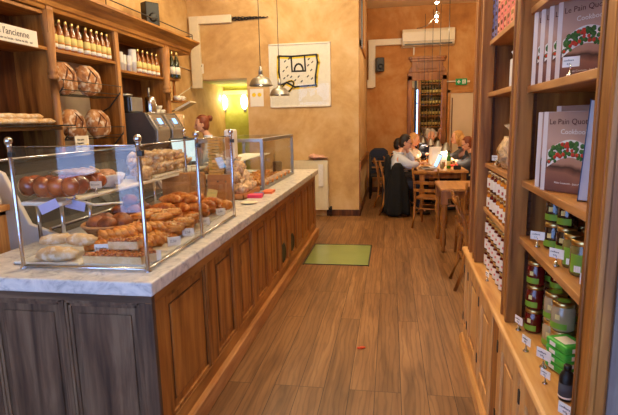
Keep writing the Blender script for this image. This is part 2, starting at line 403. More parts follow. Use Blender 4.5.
for i, (a, b, z) in enumerate(((-3.45, -.75, .5), (.8, 2.9, .5))):
    w = tag(empty(f'window_{i+1}', (a, -1.55, z)), kind='structure')
    f = MB(); W = b-a; H = 3.1-z
    f.box(0, .06, -.03, .03, 0, H).box(W-.06, W, -.03, .03, 0, H).box(0, W, -.03, .03, 0, .06).box(0, W, -.03, .03, H-.06, H).box(W/2-.025, W/2+.025, -.03, .03, 0, H).box(0, W, -.025, .025, H*.72, H*.72+.05)
    f.build('window_frame', 'dark_wood', w); MB().box(.05, W-.05, -.004, .004, .05, H-.05).build('glass_pane', 'clear', w)
w = tag(empty('window_3', (XL-.055, -1.45, 1.05)), kind='structure')  # unseen side window, added for the blue reflection in the glass guard
MB().box(-.03, .03, 0, .04, 0, .7).box(-.03, .03, .81, .85, 0, .7).box(-.03, .03, 0, .85, 0, .04).box(-.03, .03, 0, .85, .66, .7).build('window_frame', 'dark_wood', w); MB().box(-.004, .004, .04, .81, .04, .66).build('glass_pane', 'clear', w)
d = tag(empty('door_1', (-.55, -1.55, 0)), kind='structure')
MB().box(0, .1, -.03, .03, 0, 3.1).box(1.0, 1.1, -.03, .03, 0, 3.1).box(0, 1.1, -.03, .03, 0, .2).box(0, 1.1, -.03, .03, 2.9, 3.1).build('door_frame', 'dark_wood', d)
MB().box(.1, 1.0, -.004, .004, .2, 2.9).build('glass_pane', 'clear', d); MB().cyl((.14, .06, .95), (.14, .06, 1.35), .014).build('door_handle', 'chrome', d)
struct('baseboard_back', MB().box(-1.1, -.52, YB-.02, YB, 0, .11).box(-.53, -.505, YB-.02, 11.4, 0, .11), 'dark_wood', bevel=.004)
struct('baseboard_dining', MB().box(-.5, 1.25, YD-.02, YD, 0, .12), 'dark_wood', bevel=.004)
# walk-on glass set into the boards
fg = empty('floor_light_panel', (-.62, 5.92, 0), 0, 'green frosted glass panel let into the wooden floor by the counter', 'floor panel')
MB().box(-.37, .375, -.46, .46, .001, .006).build('glass_sheet', 'green_glass_floor', fg)
MB().box(-.385, -.37, -.485, .485, .001, .008).box(.375, .39, -.485, .485, .001, .008).box(-.385, .39, .46, .485, .001, .008).box(-.385, .39, -.47, -.46, .001, .008).build('metal_rim', 'teal_rim', fg)
tag(MB().blob((0, 0, .006), (.032, .016, .006), amp=.5, freq=12).build('leaf', 'leaf_red', None, (-.2, 3.37, 0), (0, 0, .5)), 'small red scrap lying on the floorboards', 'scrap')
# doorway recess on the right of the dining wall
dd = tag(empty('door_2', (1.3, YD, 0)), kind='structure')
MB().box(0, .9, -.03, -.005, 0, 2.2).build('door_panel', 'plaster_cream', dd, bevel=.003)
MB().box(-.07, 0, -.06, 0, 0, 2.27).box(-.07, 1.0, -.06, 0, 2.2, 2.27).build('door_frame', 'plaster_orange', dd, bevel=.005)
MB().box(.03, .05, -.05, -.03, .3, 2.1).build('door_edge', 'dark_wood', dd)
# passage wall: shutter high up and low timber rail
sh = empty('wall_shutter', (-.53, 9.6, 2.9), 0, 'tall narrow wooden shutter fixed high on the passage wall', 'shutter')
MB().box(0, .035, -.95, -.87, 0, 1.15).box(0, .035, .87, .95, 0, 1.15).box(0, .035, -.95, .95, 0, .1).box(0, .035, -.04, .04, 0, 1.15).build('frame', 'pine', sh, bevel=.005)
MB().box(0, .015, -.88, .88, .05, 1.15).build('panel', 'plaster_cream', sh)
MB().box(.035, .06, -.97, -.93, -.05, 1.15).build('hinge_bar', 'dark_metal', sh)
pr = empty('timber_wall_rail', (-.53, 9.9, 0), 0, 'brown timber backrest panel fixed low along the passage wall', 'rail')
MB().box(0, .035, -1.45, 1.45, .8, .95).build('rail_board', 'chair_wood', pr, bevel=.006)
MB().box(0, .02, -1.42, -1.34, .11, .8).box(0, .02, 1.34, 1.42, .11, .8).build('upright', 'chair_wood', pr)

# duct, cables, thermostat, picture, note, radiator on the back wall
du = empty('cable_duct', (-3.44, YB-.004, 2.27), 0, 'cream boxed cable duct turning the corner of the back wall', 'duct')
MB().box(0, .17, -.07, 0, 0, 1.2).build('upright_duct', 'cream_plastic', du, bevel=.006)
MB().box(.17, .76, -.07, 0, 1.07, 1.2).build('cross_duct', 'cream_plastic', du, bevel=.006)
cb = MB()
for k in range(5):
    random.seed(k+3); pts = [(-2.68+.64*t/10, YB-.03-.015*random.random(), 3.4+(.035*(1-t/12))*sin(t*1.3+k*1.9)) for t in range(0, 11-k)]
    cb.sweep(pts, .008, 6)
tag(cb.build('loose_cables', 'black'), 'bundle of black cables spilling from the end of the wall duct', 'cables')
th = empty('wall_thermostat', (-3.28, YB, 2.52), 0, 'small white thermostat box beside the upright duct', 'thermostat')
MB().box(-.04, .04, -.03, 0, 0, .17).build('housing', 'white_paint', th, bevel=.008); MB().cyl((.005, -.04, .13), (.005, -.03, .13), .014).build('dial', 'black', th)
tag(MB().sweep([(XL+.012, 7.65, 2.62), (XL+.012, 8.1, 2.6), (XL+.012, 8.44, 2.58)], .009, 6).build('wall_conduit', 'cream_plastic'), 'thin level cream conduit on the left wall beside the corner duct', 'conduit')
tag(MB().sweep([(XL+.012, 7.3, 1.95), (XL+.012, 8.44, 2.3)], .009, 6).build('wall_conduit', 'cream_plastic'), 'thin sloping cream conduit on the left wall below the level one', 'conduit')

pc = empty('framed_picture', (-2.06, YB, 1.9), 0, 'framed drawing of a black outlined bread slice with yellow edges on back wall', 'picture')
MB().box(0, 1.06, -.03, -.002, 0, .025).box(0, 1.06, -.03, -.002, 1.035, 1.06).box(0, .025, -.03, -.002, 0, 1.06).box(1.035, 1.06, -.03, -.002, 0, 1.06).build('frame', 'white_paint', pc, bevel=.004)
MB().box(.025, 1.035, -.012, -.002, .025, 1.035).build('paper_sheet', 'label_white', pc)
ln = MB(); ye = MB()
def stroke(mb, pts, w, y, closed=False):
    if closed: pts = pts+[pts[0]]
    for (a, b) in zip(pts, pts[1:]):
        dx, dz = b[0]-a[0], b[1]-a[1]; l = sqrt(dx*dx+dz*dz) or 1; nx, nz = -dz/l*w/2, dx/l*w/2
        ex, ez = dx/l*w*.35, dz/l*w*.35
        q = [(a[0]+nx-ex, a[1]+nz-ez), (b[0]+nx+ex, b[1]+nz+ez), (b[0]-nx+ex, b[1]-nz+ez), (a[0]-nx-ex, a[1]-nz-ez)]
        mb.prism(q, y, y+.0015, 'y')
sl = [(.19, .38), (.17, .6), (.18, .86), (.4, .845), (.82, .86), (.84, .74), (.80, .5), (.8, .36), (.6, .35), (.44, .34), (.3, .42)]
stroke(ye, [(x+(.018 if x > .5 else -.016), z-.016) for x, z in sl], .05, -.0135, True); stroke(ln, sl, .03, -.0155, True)
stroke(ln, [(.39, .845), (.4, .6), (.63, .6), (.62, .85)], .028, -.0155)
arc = [(.515+.075*cos(t), .61+.11*sin(t)) for t in [pi*k/8 for k in range(9)]]; stroke(ln, arc, .03, -.0155)
ov = [(.30+.14*cos(t)*.8-.05*sin(t), .33+.1*cos(t)+.05*sin(t)) for t in [2*pi*k/16 for k in range(16)]]
stroke(ye, ov, .04, -.0145, True); stroke(ln, ov, .02, -.0165, True)
for x, z in ((.27, .76), (.3, .66), (.24, .6), (.31, .52), (.25, .48), (.37, .5), (.5, .5), (.55, .42), (.66, .5), (.72, .6), (.67, .68), (.74, .73), (.68, .78), (.73, .46), (.44, .44), (.34, .8)):
    stroke(ln, [(x, z), (x+.022, z+.022)], .018, -.0155)
ln.build('black_lines', 'black', pc); ye.build('yellow_lines', 'yellow_ink', pc)
MB().box(.03, 1.03, -.022, -.02, .03, 1.03).build('picture_glass', 'clear', pc)
nt_ = empty('wall_note', (-2.42, YB, 1.93), 0, 'small pale notice with two yellow discs under the hanging lamps', 'notice')
MB().box(0, .24, -.006, -.001, 0, .3).build('paper_sheet', 'paper', nt_)
n2 = MB()
for x in (.07, .17): n2.cyl((x, -.009, .2), (x, -.006, .2), .035)
n2.build('yellow_discs', 'yellow_ink', nt_)
ra = empty('radiator', (-1.72, YB, .12), 0, 'cream panel radiator on the back wall past the counter end', 'radiator')
rm = MB().box(0, .66, -.11, -.03, 0, .86)
for k in range(13): rm.box(.02+k*.05, .05+k*.05, -.118, -.11, .04, .82)
rm.build('panel_body', 'cream_plastic', ra, bevel=.004)
gm = MB()
for k in range(22): gm.box(.01+k*.0295, .025+k*.0295, -.112, -.03, .86, .872)
gm.build('top_grille', 'cream_plastic', ra)
MB().cyl((.6, -.07, .02), (.72, -.07, .02), .02).cyl((.7, -.07, -.03), (.7, -.07, .06), .022).cyl((.7, -.07, -.12), (.7, -.07, .0), .009).build('valve', 'dark_metal', ra)
MB().box(.5, .58, -.14, -.119, .42, .8).build('hanging_cloth_strip', 'white_cloth', ra)
tag(MB().blob((0, 0, .04), (.15, .07, .045), amp=.9, freq=11, bottom=0).blob((-.06, 0, .06), (.07, .05, .04), amp=.8, freq=9, seed=3).build('folded_cloth', 'pale_pink', None, (-1.24, YB-.075, .992)), 'crumpled pinkish cloth lying on top of the radiator', 'cloth')

# dining wall: duct, speaker, air conditioner, mirror, exit sign
dt = empty('cable_duct', (-.49, YD-.004, 2.38), 0, 'cream boxed cable duct on the orange dining wall below the ceiling', 'duct')
MB().box(0, .15, -.07, 0, 0, 1.02).box(-.03, .12, -.1, 0, -.02, .16).build('upright_duct', 'cream_plastic', dt, bevel=.006)
MB().box(.15, .73, -.07, 0, .89, 1.02).box(.72, 1.0, -.04, 0, .82, .86).box(.97, 1.0, -.04, 0, .66, .84).build('cross_duct', 'cream_plastic', dt, bevel=.006)
def speaker(nm, loc, rz, lab, w=.17, h=.3):
    o = empty(nm, loc, rz, lab, 'speaker')
    MB().box(-w/2, w/2, -.14, 0, 0, h).build('cabinet', 'black', o, bevel=.012)
    MB().lathe([(.05, 0), (.06, .008), (.03, .002), (.01, .006)], n=20, M=Matrix.Rotation(pi/2, 4, 'X'), c=(0, -.14, h*.35)).build('cone', 'black', o)
    MB().box(-.03, .03, 0, .07, h*.4, h*.6).build('wall_bracket', 'dark_metal', o)
    return o
speaker('wall_speaker', (-.26, YD-.07, 2.7), .3, 'small black loudspeaker on the orange dining wall under the duct')
speaker('wall_speaker', (-3.27, 6.55, 2.97), 1.0, 'black loudspeaker standing above the cornice of the bread shelves', .2, .3)
ac = empty('air_conditioner', (.24, YD, 3.2), 0, 'long cream air conditioner high on the orange dining wall', 'air conditioner')
MB().prism([(0, 0), (-.16, .02), (-.22, .1), (-.22, .3), (-.18, .36), (0, .36)], 0, 1.1, 'x').build('housing', 'cream_plastic', ac, bevel=.012)
MB().box(.05, 1.05, -.2, -.14, .03, .055).build('air_outlet', 'dark_metal', ac)
MB().box(.02, 1.08, -.224, -.22, .1, .104).build('seam', 'dark_metal', ac)
es = empty('exit_sign', (1.4, YD-.02, 2.37), 0, 'green and white emergency exit sign above the pale doorway', 'sign')
MB().box(0, .24, -.03, 0, 0, .135).build('panel', 'exit_green', es, bevel=.003)
e = MB().box(.03, .1, -.033, -.03, .055, .08).box(.053, .077, -.033, -.03, .03, .105)
e.box(.14, .21, -.033, -.03, .025, .11); e.build('white_symbols', 'paper', es)
e = MB().cyl((.175, -.034, .097), (.175, -.033, .097), .007)
for a, b in (((.172, .09), (.17, .066)), ((.172, .085), (.19, .078)), ((.172, .085), (.157, .074)), ((.17, .066), (.185, .05)), ((.185, .05), (.182, .034)), ((.17, .066), (.16, .045)), ((.16, .045), (.148, .043))): stroke(e, [a, b], .008, -.0345)
e.build('running_figure', 'exit_green', es)
MB().box(-.2, 0, -.02, 0, .07, .095).box(.24, .3, -.02, 0, .05, .09).build('conduit', 'cream_plastic', es)
mi = empty('wall_mirror', (.79, YD, .75), 0, 'tall mirror in a carved brown wooden frame reflecting bottle shelves', 'mirror')
MB().box(-.42, -.32, -.07, 0, 0, 1.85).box(.32, .42, -.07, 0, 0, 1.85).box(-.42, .42, -.07, 0, 1.74, 1.92).box(-.42, .42, -.07, 0, 0, .1).box(-.19, -.15, -.06, 0, .1, 1.74).build('frame', 'mirror_wood', mi, bevel=.01)
MB().prism([(-.42, 1.92), (-.36, 2.02), (-.33, 2.04), (-.33, 2.2), (.33, 2.2), (.33, 2.04), (.36, 2.02), (.42, 1.92)], -.07, 0, 'y').box(-.4, .4, -.12, 0, 2.2, 2.25).box(-.37, .37, -.1, 0, 2.15, 2.2).box(-.22, .22, -.085, 0, 1.98, 2.12).build('crest', 'mirror_wood', mi, bevel=.008)
MB().box(-.32, .32, -.04, -.03, .1, 1.74).build('mirror_glass', 'mirror', mi)
MB().box(-.27, -.22, -.062, -.045, .1, 1.74).build('reflected_post', 'black', mi)  # black strip added for the dark post reflected in the mirror

# a run of bottle shelving on the far side of the bookcase: it is what the mirror shows
bs = empty('bottle_shelving', (1.7, 5.0, 0), 0, 'tall wooden bottle shelving reflected in the dining room mirror', 'shelving')
q = MB().box(-.75, -.7, 0, .35, 0, 3.3).box(.7, .75, 0, .35, 0, 3.3).box(-.02, .02, 0, .35, 0, 3.3).build('upright', 'pine', bs)
MB().box(-.75, .75, -.02, 0, 0, 3.3).build('back_panel', 'plaster_cream', bs)
for k in range(9): MB().box(-.7, .7, 0, .33, .3+k*.36, .325+k*.36).build('shelf', 'pine', bs)
def mk_wine():
    o = empty('wine_bottle')
    MB().lathe([(.036, 0), (.037, .01), (.037, .18), (.03, .21), (.014, .235), (.013, .3), (.014, .3)], n=10).build('glass', 'wine_green', o)
    MB().lathe([(.0375, .05), (.0375, .14)], n=10).build('paper_label', 'label_yellow', o)
    return o
WB = Kind(mk_wine)
for k in range(8):
    for i in range(14):
        WB.put((1.7-.62+i*.095, 5.2, .325+k*.36), 0, 'wine bottle with yellow label on the shelving shown in the mirror', 'bottle', 'wine bottles reflected in the mirror')

# ------------------------------------------------------------------ lamps
def light(name, kind, loc, e, col=(1, .72, .42), size=.1, rot=None, **kw):
    l = bpy.data.lights.new(name, kind); l.energy = e; l.color = col
    if kind in ('POINT', 'SPOT'): l.shadow_soft_size = size
    else: l.size = size
    for k, v in kw.items(): setattr(l, k, v)
    o = bpy.data.objects.new(name, l); COL.objects.link(o); o.location = loc
    if rot: o.rotation_euler = rot
    return o
WARM = (1, .85, .56)
def mk_pendant():
    o = empty('pendant_lamp')
    MB().lathe([(.03, .135), (.035, .13), (.04, .115), (.09, .095), (.125, .06), (.143, .012), (.148, 0), (.143, -.004), (.137, .004), (.12, .055), (.085, .088), (.03, .108)], n=28).build('lamp_shade', 'steel', o)
    MB().lathe([(.02, .135), (.026, .14), (.026, .19), (.018, .2), (.018, .225), (.006, .24)], n=16).build('lamp_holder', 'steel', o)
    MB().cyl((0, 0, .235), (0, 0, 1.95), .0045, n=6).build('cord', 'dark_metal', o)
    MB().blob((0, 0, .04), (.03, .03, .04)).build('bulb', 'lamp_warm', o)
    return o
PL = Kind(mk_pendant)
PL.put((-1.6, 6.1, 2.105), 0, 'dull metal dome pendant lamp over the counter, nearer and higher of the two', 'lamp', scale=1.)
PL.put((-1.6, 7.15, 2.04), 0, 'dull metal dome pendant lamp over the counter end, the further one', 'lamp', scale=1.)
light('pendant_light', 'SPOT', (-1.6, 6.1, 2.12), 14, WARM, .05, (0, 0, 0), spot_size=2.3)
light('pendant_light', 'SPOT', (-1.6, 7.15, 2.055), 14, WARM, .05, (0, 0, 0), spot_size=2.3)
def mk_dlamp():
    o = empty('pendant_lamp')
    MB().lathe([(.022, .15), (.04, .13), (.07, .08), (.1, .01), (.105, 0), (.1, .004), (.066, .072), (.03, .12)], n=20).build('lamp_shade', 'steel', o)
    MB().cyl((0, 0, .14), (0, 0, 2.95), .006, n=6).build('cord', 'dark_metal', o)
    MB().blob((0, 0, .045), (.025, .025, .035)).build('bulb', 'lamp_warm', o)
    return o
DL = Kind(mk_dlamp)
for i, (x, y, z, w) in enumerate(((.99, 9.1, 1.08, 'nearest and lowest of the row'), (.92, 9.9, 1.1, 'second of the row'), (.82, 10.4, 1.12, 'third of the row'), (.7, 10.9, 1.14, 'furthest of the row'))):
    DL.put((x, y, z), 0, 'small metal pendant lamp over the communal table, '+w, 'lamp', 'pendants over the communal table', 1. if i == 0 else .9)
    light('table_pendant_light', 'SPOT', (x, y, z+.02), 40 if i < 2 else 16, (1, .8, .55), .04, (0, 0, 0), spot_size=2.5)
tk = empty('spot_light_cluster', (.78, 9.3, 3.3), 0, 'bright bare spot bulbs with twisted wires hanging over the dining table', 'spotlight')
MB().cyl((0, 0, .1), (0, 0, .77), .006, n=6).sweep([(0, 0, .12), (-.06, 0, .08), (-.15, 0, -.02), (-.26, 0, -.05), (-.33, 0, -.06)], .006, 6).sweep([(0, 0, .3), (.03, .02, .2), (-.02, 0, .1), (.03, 0, .0)], .006, 6).build('wire', 'dark_metal', tk)
for z, s in ((.36, 1), (.13, 1), (.05, .7)):
    h = MB().lathe([(.03*s, 0), (.045*s, .03), (.045*s, .06), (.015, .08)], c=(.01, 0, z), n=14).build('lamp_cup', 'chrome', tk); MB().blob((.01, 0, z-.002), (.032*s, .032*s, .022*s)).build('bulb', 'lamp_hot', h)
light('spot_bulb', 'POINT', (.78, 9.25, 3.3), 55, (1, .74, .46), .06)
# glowing wall sconces in the alcove
for i, x in enumerate((-3.50+.02, -3.04)):
    sc = empty('wall_sconce', (x+.0, 10.2, 2.09), 0, 'glowing oval wall light in the yellow alcove, '+('left one' if i == 0 else 'right one'), 'wall light')
    MB().blob((0, -.05, 0), (.075, .05, .15)).build('glass_shade', 'sconce_glow', sc); MB().box(-.03, .03, -.02, 0, -.2, .2).build('back_plate', 'steel', sc, bevel=.004)
    light('sconce_light', 'POINT', (x, 9.95, 2.16), 8, (1, .93, .5), .06)
# ceiling lamps of the shop, above the picture
for x, y, e in ((-.3, 1.6, 45), (-.3, 3.6, 75), (-.45, 6.0, 95), (-1.3, 3.2, 30), (-1.4, 5.2, 40), (-1.9, 7.0, 55), (1.9, 6.6, 8), (2.3, 10.2, 12)):
    light('ceiling_lamp', 'POINT', (x, y, 3.75), e, WARM, .12)

w = bpy.data.worlds.new('sky'); S.world = w; w.use_nodes = True
w.node_tree.nodes['Background'].inputs[0].default_value = (.34, .52, 1, 1); w.node_tree.nodes['Background'].inputs[1].default_value = 6.0
cam = bpy.data.cameras.new('camera'); co = bpy.data.objects.new('camera', cam); COL.objects.link(co); S.camera = co
cam.sensor_fit = 'HORIZONTAL'; cam.sensor_width = 36; cam.lens = 488.3/618*36; cam.clip_start = .02
# rotation from the measured vanishing points (pitch, yaw, roll)
p_, y_, r_ = .17397, .1665, -.02182
cp, sp_, cy, sy, cr, sr = cos(p_), sin(p_), cos(y_), sin(y_), cos(r_), sin(r_)
Bm = Matrix(((1, 0, 0), (0, 0, -1), (0, 1, 0))); Rz = Matrix(((cy, sy, 0), (-sy, cy, 0), (0, 0, 1))); Rx = Matrix(((1, 0, 0), (0, cp, -sp_), (0, sp_, cp))); Rr = Matrix(((cr, -sr, 0), (sr, cr, 0), (0, 0, 1)))
Mc = Rr @ Rx @ Bm @ Rz                       # world -> (right, down, forward)
Rw = Matrix((Mc[0], -Mc[1], -Mc[2])).transposed().to_4x4(); Rw.translation = (0, 0, 1.65); co.matrix_world = Rw
S.view_settings.view_transform = 'Standard'; S.view_settings.look = 'None'; S.view_settings.exposure = 0.0; S.view_settings.gamma = 1
# ------------------------------------------------------------------ bakery counter
YF, XS = 1.95, -1.06
ct = empty('bakery_counter', (-1.6, 4.4, 0), 0, 'long panelled wooden bakery counter with a front end coloured as in cool daylight', 'counter')
def C_(mb, name, mat, **kw):          # build in world coordinates, parented to the counter
    par = kw.pop('parent', ct); o = mb.build(name, mat, None, **kw); o.parent = par; o.matrix_parent_inverse = Matrix.Translation(-Vector((-1.6, 4.4, 0))); return o
C_(MB().box(-2.05, XS-.03, YF+.03, 6.86, .1, .9).box(-3.4, -2.05, YF+.03, 2.16, .0, .9), 'body', 'dark_wood')
# long side facing the customers
panels = [(2.09, 2.62), (2.76, 3.13), (3.26, 3.60), (3.73, 4.05), (4.18, 4.50), (4.63, 4.95), (5.08, 5.40), (5.53, 5.85), (5.98, 6.30), (6.43, 6.75)]
edges = [YF]+[v for p in panels for v in p]+[6.88]
fr = MB().box(XS-.03, XS, YF, 6.88, .84, .905).box(XS-.03, XS, YF, 6.88, .11, .2)
C_(fr, 'side_rail', 'shelf_pine_y', bevel=.003)
for a, b in zip(edges[::2], edges[1::2]): C_(MB().box(XS-.03, XS-.001, a, b, .2, .84), 'stile', 'shelf_pine', bevel=.003)
for a, b in panels:
    P = C_(MB().box(XS-.03, XS-.018, a, b, .2, .84).box(XS-.02, XS-.010, a+.07, b-.07, .27, .77), 'side_panel', 'shelf_pine', bevel=.004)
    md = MB()
    for (y0, y1, z0, z1) in ((a, a+.022, .2, .84), (b-.022, b, .2, .84), (a, b, .2, .222), (a, b, .818, .84)): md.box(XS-.02, XS-.004, y0, y1, z0, z1)
    o = md.build('panel_moulding', 'shelf_pine', None, bevel=.005); o.parent = P
    gr_ = MB()
    for (y0, y1, z0, z1) in ((a+.062, a+.07, .262, .778), (b-.07, b-.062, .262, .778), (a+.062, b-.062, .262, .27), (a+.062, b-.062, .77, .778), (a+.022, a+.027, .222, .818), (b-.027, b-.022, .222, .818), (a+.022, b-.022, .813, .818)): gr_.box(XS-.02, XS-.0165, y0, y1, z0, z1)
    o = gr_.build('dark_groove', 'dark_wood', None); o.parent = P  # thin dark strips around the raised field and inside the moulding
C_(MB().box(XS-.03, -1.022, YF-.0, 6.92, 0, .118), 'plinth', 'pine_y', bevel=.01)
for y in (4.73, 5.18):
    g = C_(MB().lathe([(.1, 0), (.1, .006), (.085, .01), (.08, .004)], c=(XS-.012, y, .335), M=Matrix.Rotation(pi/2, 4, 'Y'), n=24), 'round_vent', 'black')
# end facing the street, its wood greyed to stand for cool daylight
fx = [-3.4]; fp = [(-1.42-.395*k-.02, -1.12-.395*k-.0) for k in range(6)]; fp = [(a-.06, b) for a, b in fp]
fp = sorted([(a, b) for a, b in fp if a > -3.4])
C_(MB().box(-3.4, XS+.004, YF-.001, YF+.03, .855, .905).box(-3.4, XS+.004, YF-.001, YF+.03, .02, .13), 'front_rail', 'daylight_greyed_x', bevel=.003)
ed = [-3.4]+[v for p in fp for v in p]+[XS+.004]
for a, b in zip(ed[::2], ed[1::2]): C_(MB().box(a, b, YF-.001, YF+.03, .13, .855), 'front_stile', 'weathered', bevel=.003)
for a, b in fp:
    P = C_(MB().box(a, b, YF+.018, YF+.03, .13, .855).box(a+.06, b-.05, YF+.009, YF+.02, .19, .79), 'front_panel', 'weathered', bevel=.004)
    md = MB()
    for i, (d0, d1, y) in enumerate(((0, .014, .002), (.014, .03, .009))):
        for (x0, x1, z0, z1) in ((a+d0, a+d1, .13+d0, .855-d0), (b-d1, b-d0, .13+d0, .855-d0), (a+d0, b-d0, .13+d0, .13+d1), (a+d0, b-d0, .855-d1, .855-d0)): md.box(x0, x1, YF+y, YF+.02, z0, z1)
    o = md.build('panel_moulding', 'weathered', None, bevel=.003); o.parent = P
top = MB().prism([(-3.45, 1.895), (-1.02, 1.89), (-1.02, 6.92), (-2.1, 6.92), (-2.1, 2.2), (-3.45, 2.2)], .91, .975, 'z')
tag(top.build('marble_counter_top', 'marble', bevel=.008), 'pale veined marble slab covering the bakery counter', 'counter top')

# glass guard
sg = empty('sneeze_guard', (-1.11, 2.04, .975), 0, 'clear glass sneeze guard on chrome posts with ball tops around the pastries', 'glass guard')
gp = [(-.65, 0), (0, 0), (-.008, .69), (-.012, 1.335), (-.74, 2.2)]
for i, (x, y) in enumerate(gp):
    p = MB().lathe([(.016, 0), (.016, .006), (.0095, .01), (.0095, .585), (.012, .59), (.012, .6)], c=(x, y, 0), n=14).build('post', 'chrome', sg)
    MB().blob((x, y, .617), (.019, .019, .019)).build('ball_finial', 'chrome', p)
    MB().box(x-.004, x+.022, y-.012, y+.014, .54, .565).build('glass_clamp', 'dark_metal', p, bevel=.003)
def pane(a, b, z0=.02, z1=.585, name='glass_pane', par=sg):
    d = Vector((b[0]-a[0], b[1]-a[1], 0)); n = Vector((-d.y, d.x, 0)).normalized()*.003
    v = []
    m = MB(); A = Vector((a[0], a[1], 0)); B = Vector((b[0], b[1], 0)); e = d.normalized()*.014
    A += e; B -= e
    P = [p+Vector((0, 0, z)) for z in (z0, z1) for p in (A-n, B-n, B+n, A+n)]
    v = [m.bm.verts.new(p) for p in P]
    for q in ((0, 1, 2, 3), (7, 6, 5, 4), (0, 4, 5, 1), (1, 5, 6, 2), (2, 6, 7, 3), (3, 7, 4, 0)): m._f([v[i] for i in q])
    g = m.build(name, 'pane', par)
    MB().sweep([A+Vector((0, 0, z1+.003)), B+Vector((0, 0, z1+.003))], .0032, 6).build('edge_highlight_strip', 'chrome', g)  # bright strip added to stand for the highlight along the top edge
    return g
for a, b in ((0, 1), (1, 2), (2, 3)): pane(gp[a], gp[b])
for a, b in ((0, 1), (1, 2), (2, 3)):
    MB().sweep([(gp[a][0], gp[a][1], .012), (gp[b][0], gp[b][1], .012)], .009, 8).build('base_rail', 'chrome', sg)
# raised serving shelf
us = empty('raised_shelf', (-1.99, 3.7, .975), 0, 'white raised display shelf on steel legs behind the glass guard', 'shelf')
MB().box(-.14, .13, -1.2, 1.2, .225, .25).build('shelf_board', 'white_paint', us, bevel=.01)
for x, y in ((.05, -1.1), (.1, -.9), (.09, .0), (.09, 1.05), (-.11, -1.1), (-.11, 1.05)): MB().cyl((x, y, 0), (x, y, .225), .011).build('leg', 'chrome', us)
MB().sweep([(.13, -1.05, .235), (.2, -1.0, .2), (.3, -.85, .19)], .008, 8).build('bracket', 'white_paint', us)

# second, boxed display case further along
dc = empty('glass_display_case', (-1.5, 5.54, .975), 0, 'boxed glass display case with grey metal frame at the counter end', 'display case')
fm = MB(); X0, X1, Y0, Y1, Z1 = -.42, .23, -.76, .76, .52
for x in (X0, X1):
    for y in (Y0, Y1): fm.box(x-.016, x+.016, y-.016, y+.016, 0, Z1)
for x in (X0, X1): fm.box(x-.015, x+.015, Y0, Y1, Z1-.035, Z1).box(x-.015, x+.015, Y0, Y1, 0, .03)
for y in (Y0, Y1): fm.box(X0, X1, y-.015, y+.015, Z1-.035, Z1).box(X0, X1, y-.015, y+.015, 0, .03)
fm.build('metal_frame', 'steel', dc, bevel=.003)
MB().box(X0, X1, Y0, Y1, .012, .02).build('base_tray', 'white_paint', dc); MB().box(X0+.02, X0+.36, Y0+.02, Y1-.02, .27, .282).build('inner_shelf', 'white_paint', dc)
MB().box(X1-.003, X1+.003, Y0+.016, Y1-.016, .03, Z1-.035).build('front_glass', 'pane', dc)
MB().box(X0+.016, X1-.016, Y0-.003, Y0+.003, .03, Z1-.035).build('end_glass', 'pane', dc)
MB().box(X0+.016, X1-.016, Y1-.003, Y1+.003, .03, Z1-.035).build('end_glass', 'pane', dc)
MB().box(X0+.01, X1-.01, Y0+.01, Y1-.01, Z1-.006, Z1).build('top_glass', 'pane', dc)
# ------------------------------------------------------------------ shelves on the left wall
XF = -3.1
su = empty('bread_shelf_unit', (XF, 5.0, 0), 0, 'tall pine shelf unit with turned posts and cornice along the left wall', 'shelf unit')
def U(mb, name, mat, par=None, **kw):
    o = mb.build(name, mat, None, **kw)
    if par is None: o.parent = su; o.matrix_parent_inverse = Matrix.Translation((-XF, -5.0, 0))
    else: o.parent = par
    return o
bb = MB().box(XL, XL+.02, 2.3, 4.25, 0, 2.75).box(XL, XL+.02, 5.4, 6.7, 1.0, 2.75); U(bb, 'back_panel', 'dark_wood')  # back boards darkened to stand for the shade inside the shelves
U(MB().box(XL, XL+.015, 4.25, 5.4, 1.0, 2.75), 'tiled_back', 'tile_cream')
def turned(x, y, z0, z1, r=.035):
    return [(r*1.25, z0), (r*1.25, z0+.02), (r, z0+.03), (r, z0+.9), (r*.9, z0+1.1), (r, z1-.62), (r*1.35, z1-.6), (r*1.35, z1-.58), (r*1.0, z1-.565), (r*1.3, z1-.55), (r*1.3, z1-.53), (r, z1-.5), (r*1.5, z1-.12), (r*1.5, z1)]
for y, w in ((4.235, .05), (6.62, .08)):
    U(MB().box(XL+.02, XF-.005, y-.012 if w < .06 else y-.03, y+.035, 1.0, 2.74), 'divider', 'shelf_pine')
    U(MB().lathe(turned(0, 0, 1.0, 2.7, .036 if w < .06 else .045), c=(XF, y+.01, 0), n=18).box(XF-.03, XF+.035, y-.035, y+.05, 2.5, 2.74), 'turned_post', 'light_pine' if False else 'pine')
U(MB().box(XL+.02, XF, 5.35, 5.4, 1.0, 2.74), 'divider', 'shelf_pine'); U(MB().box(XF-.01, XF+.02, 5.34, 5.415, 1.0, 2.74), 'post', 'pine', bevel=.005)
U(MB().box(XL+.02, XF, 2.95, 3.0, .9, 2.74), 'divider', 'shelf_pine')
for y0, y1, z in ((3.0, 4.22, 2.66), (3.0, 4.22, 2.345), (3.0, 4.22, 1.625), (4.27, 5.34, 2.345), (5.41, 6.56, 2.265), (6.68, 7.08, 2.285)):
    U(MB().box(XL+.02, XF+(.0 if z > 1.7 else .06), y0, y1, z, z+.03), 'shelf', 'shelf_pine_y', bevel=.004)
U(MB().lathe([(.03, 0), (.035, .02), (.02, .05), (.026, .12), (.018, .26), (.03, .28)], c=(XF-.05, 6.98, 2.0), n=14), 'shelf_bracket', 'shelf_pine')
cor = [(XL, 2.7), (XF+.02, 2.7), (XF+.03, 2.73), (XF+.05, 2.74), (XF+.06, 2.78), (XF+.12, 2.82), (XF+.15, 2.83), (XF+.2, 2.86), (XF+.2, 2.885), (XL, 2.885)]
U(MB().prism(cor, 2.3, 7.45, 'y'), 'cornice', 'shelf_pine_y')
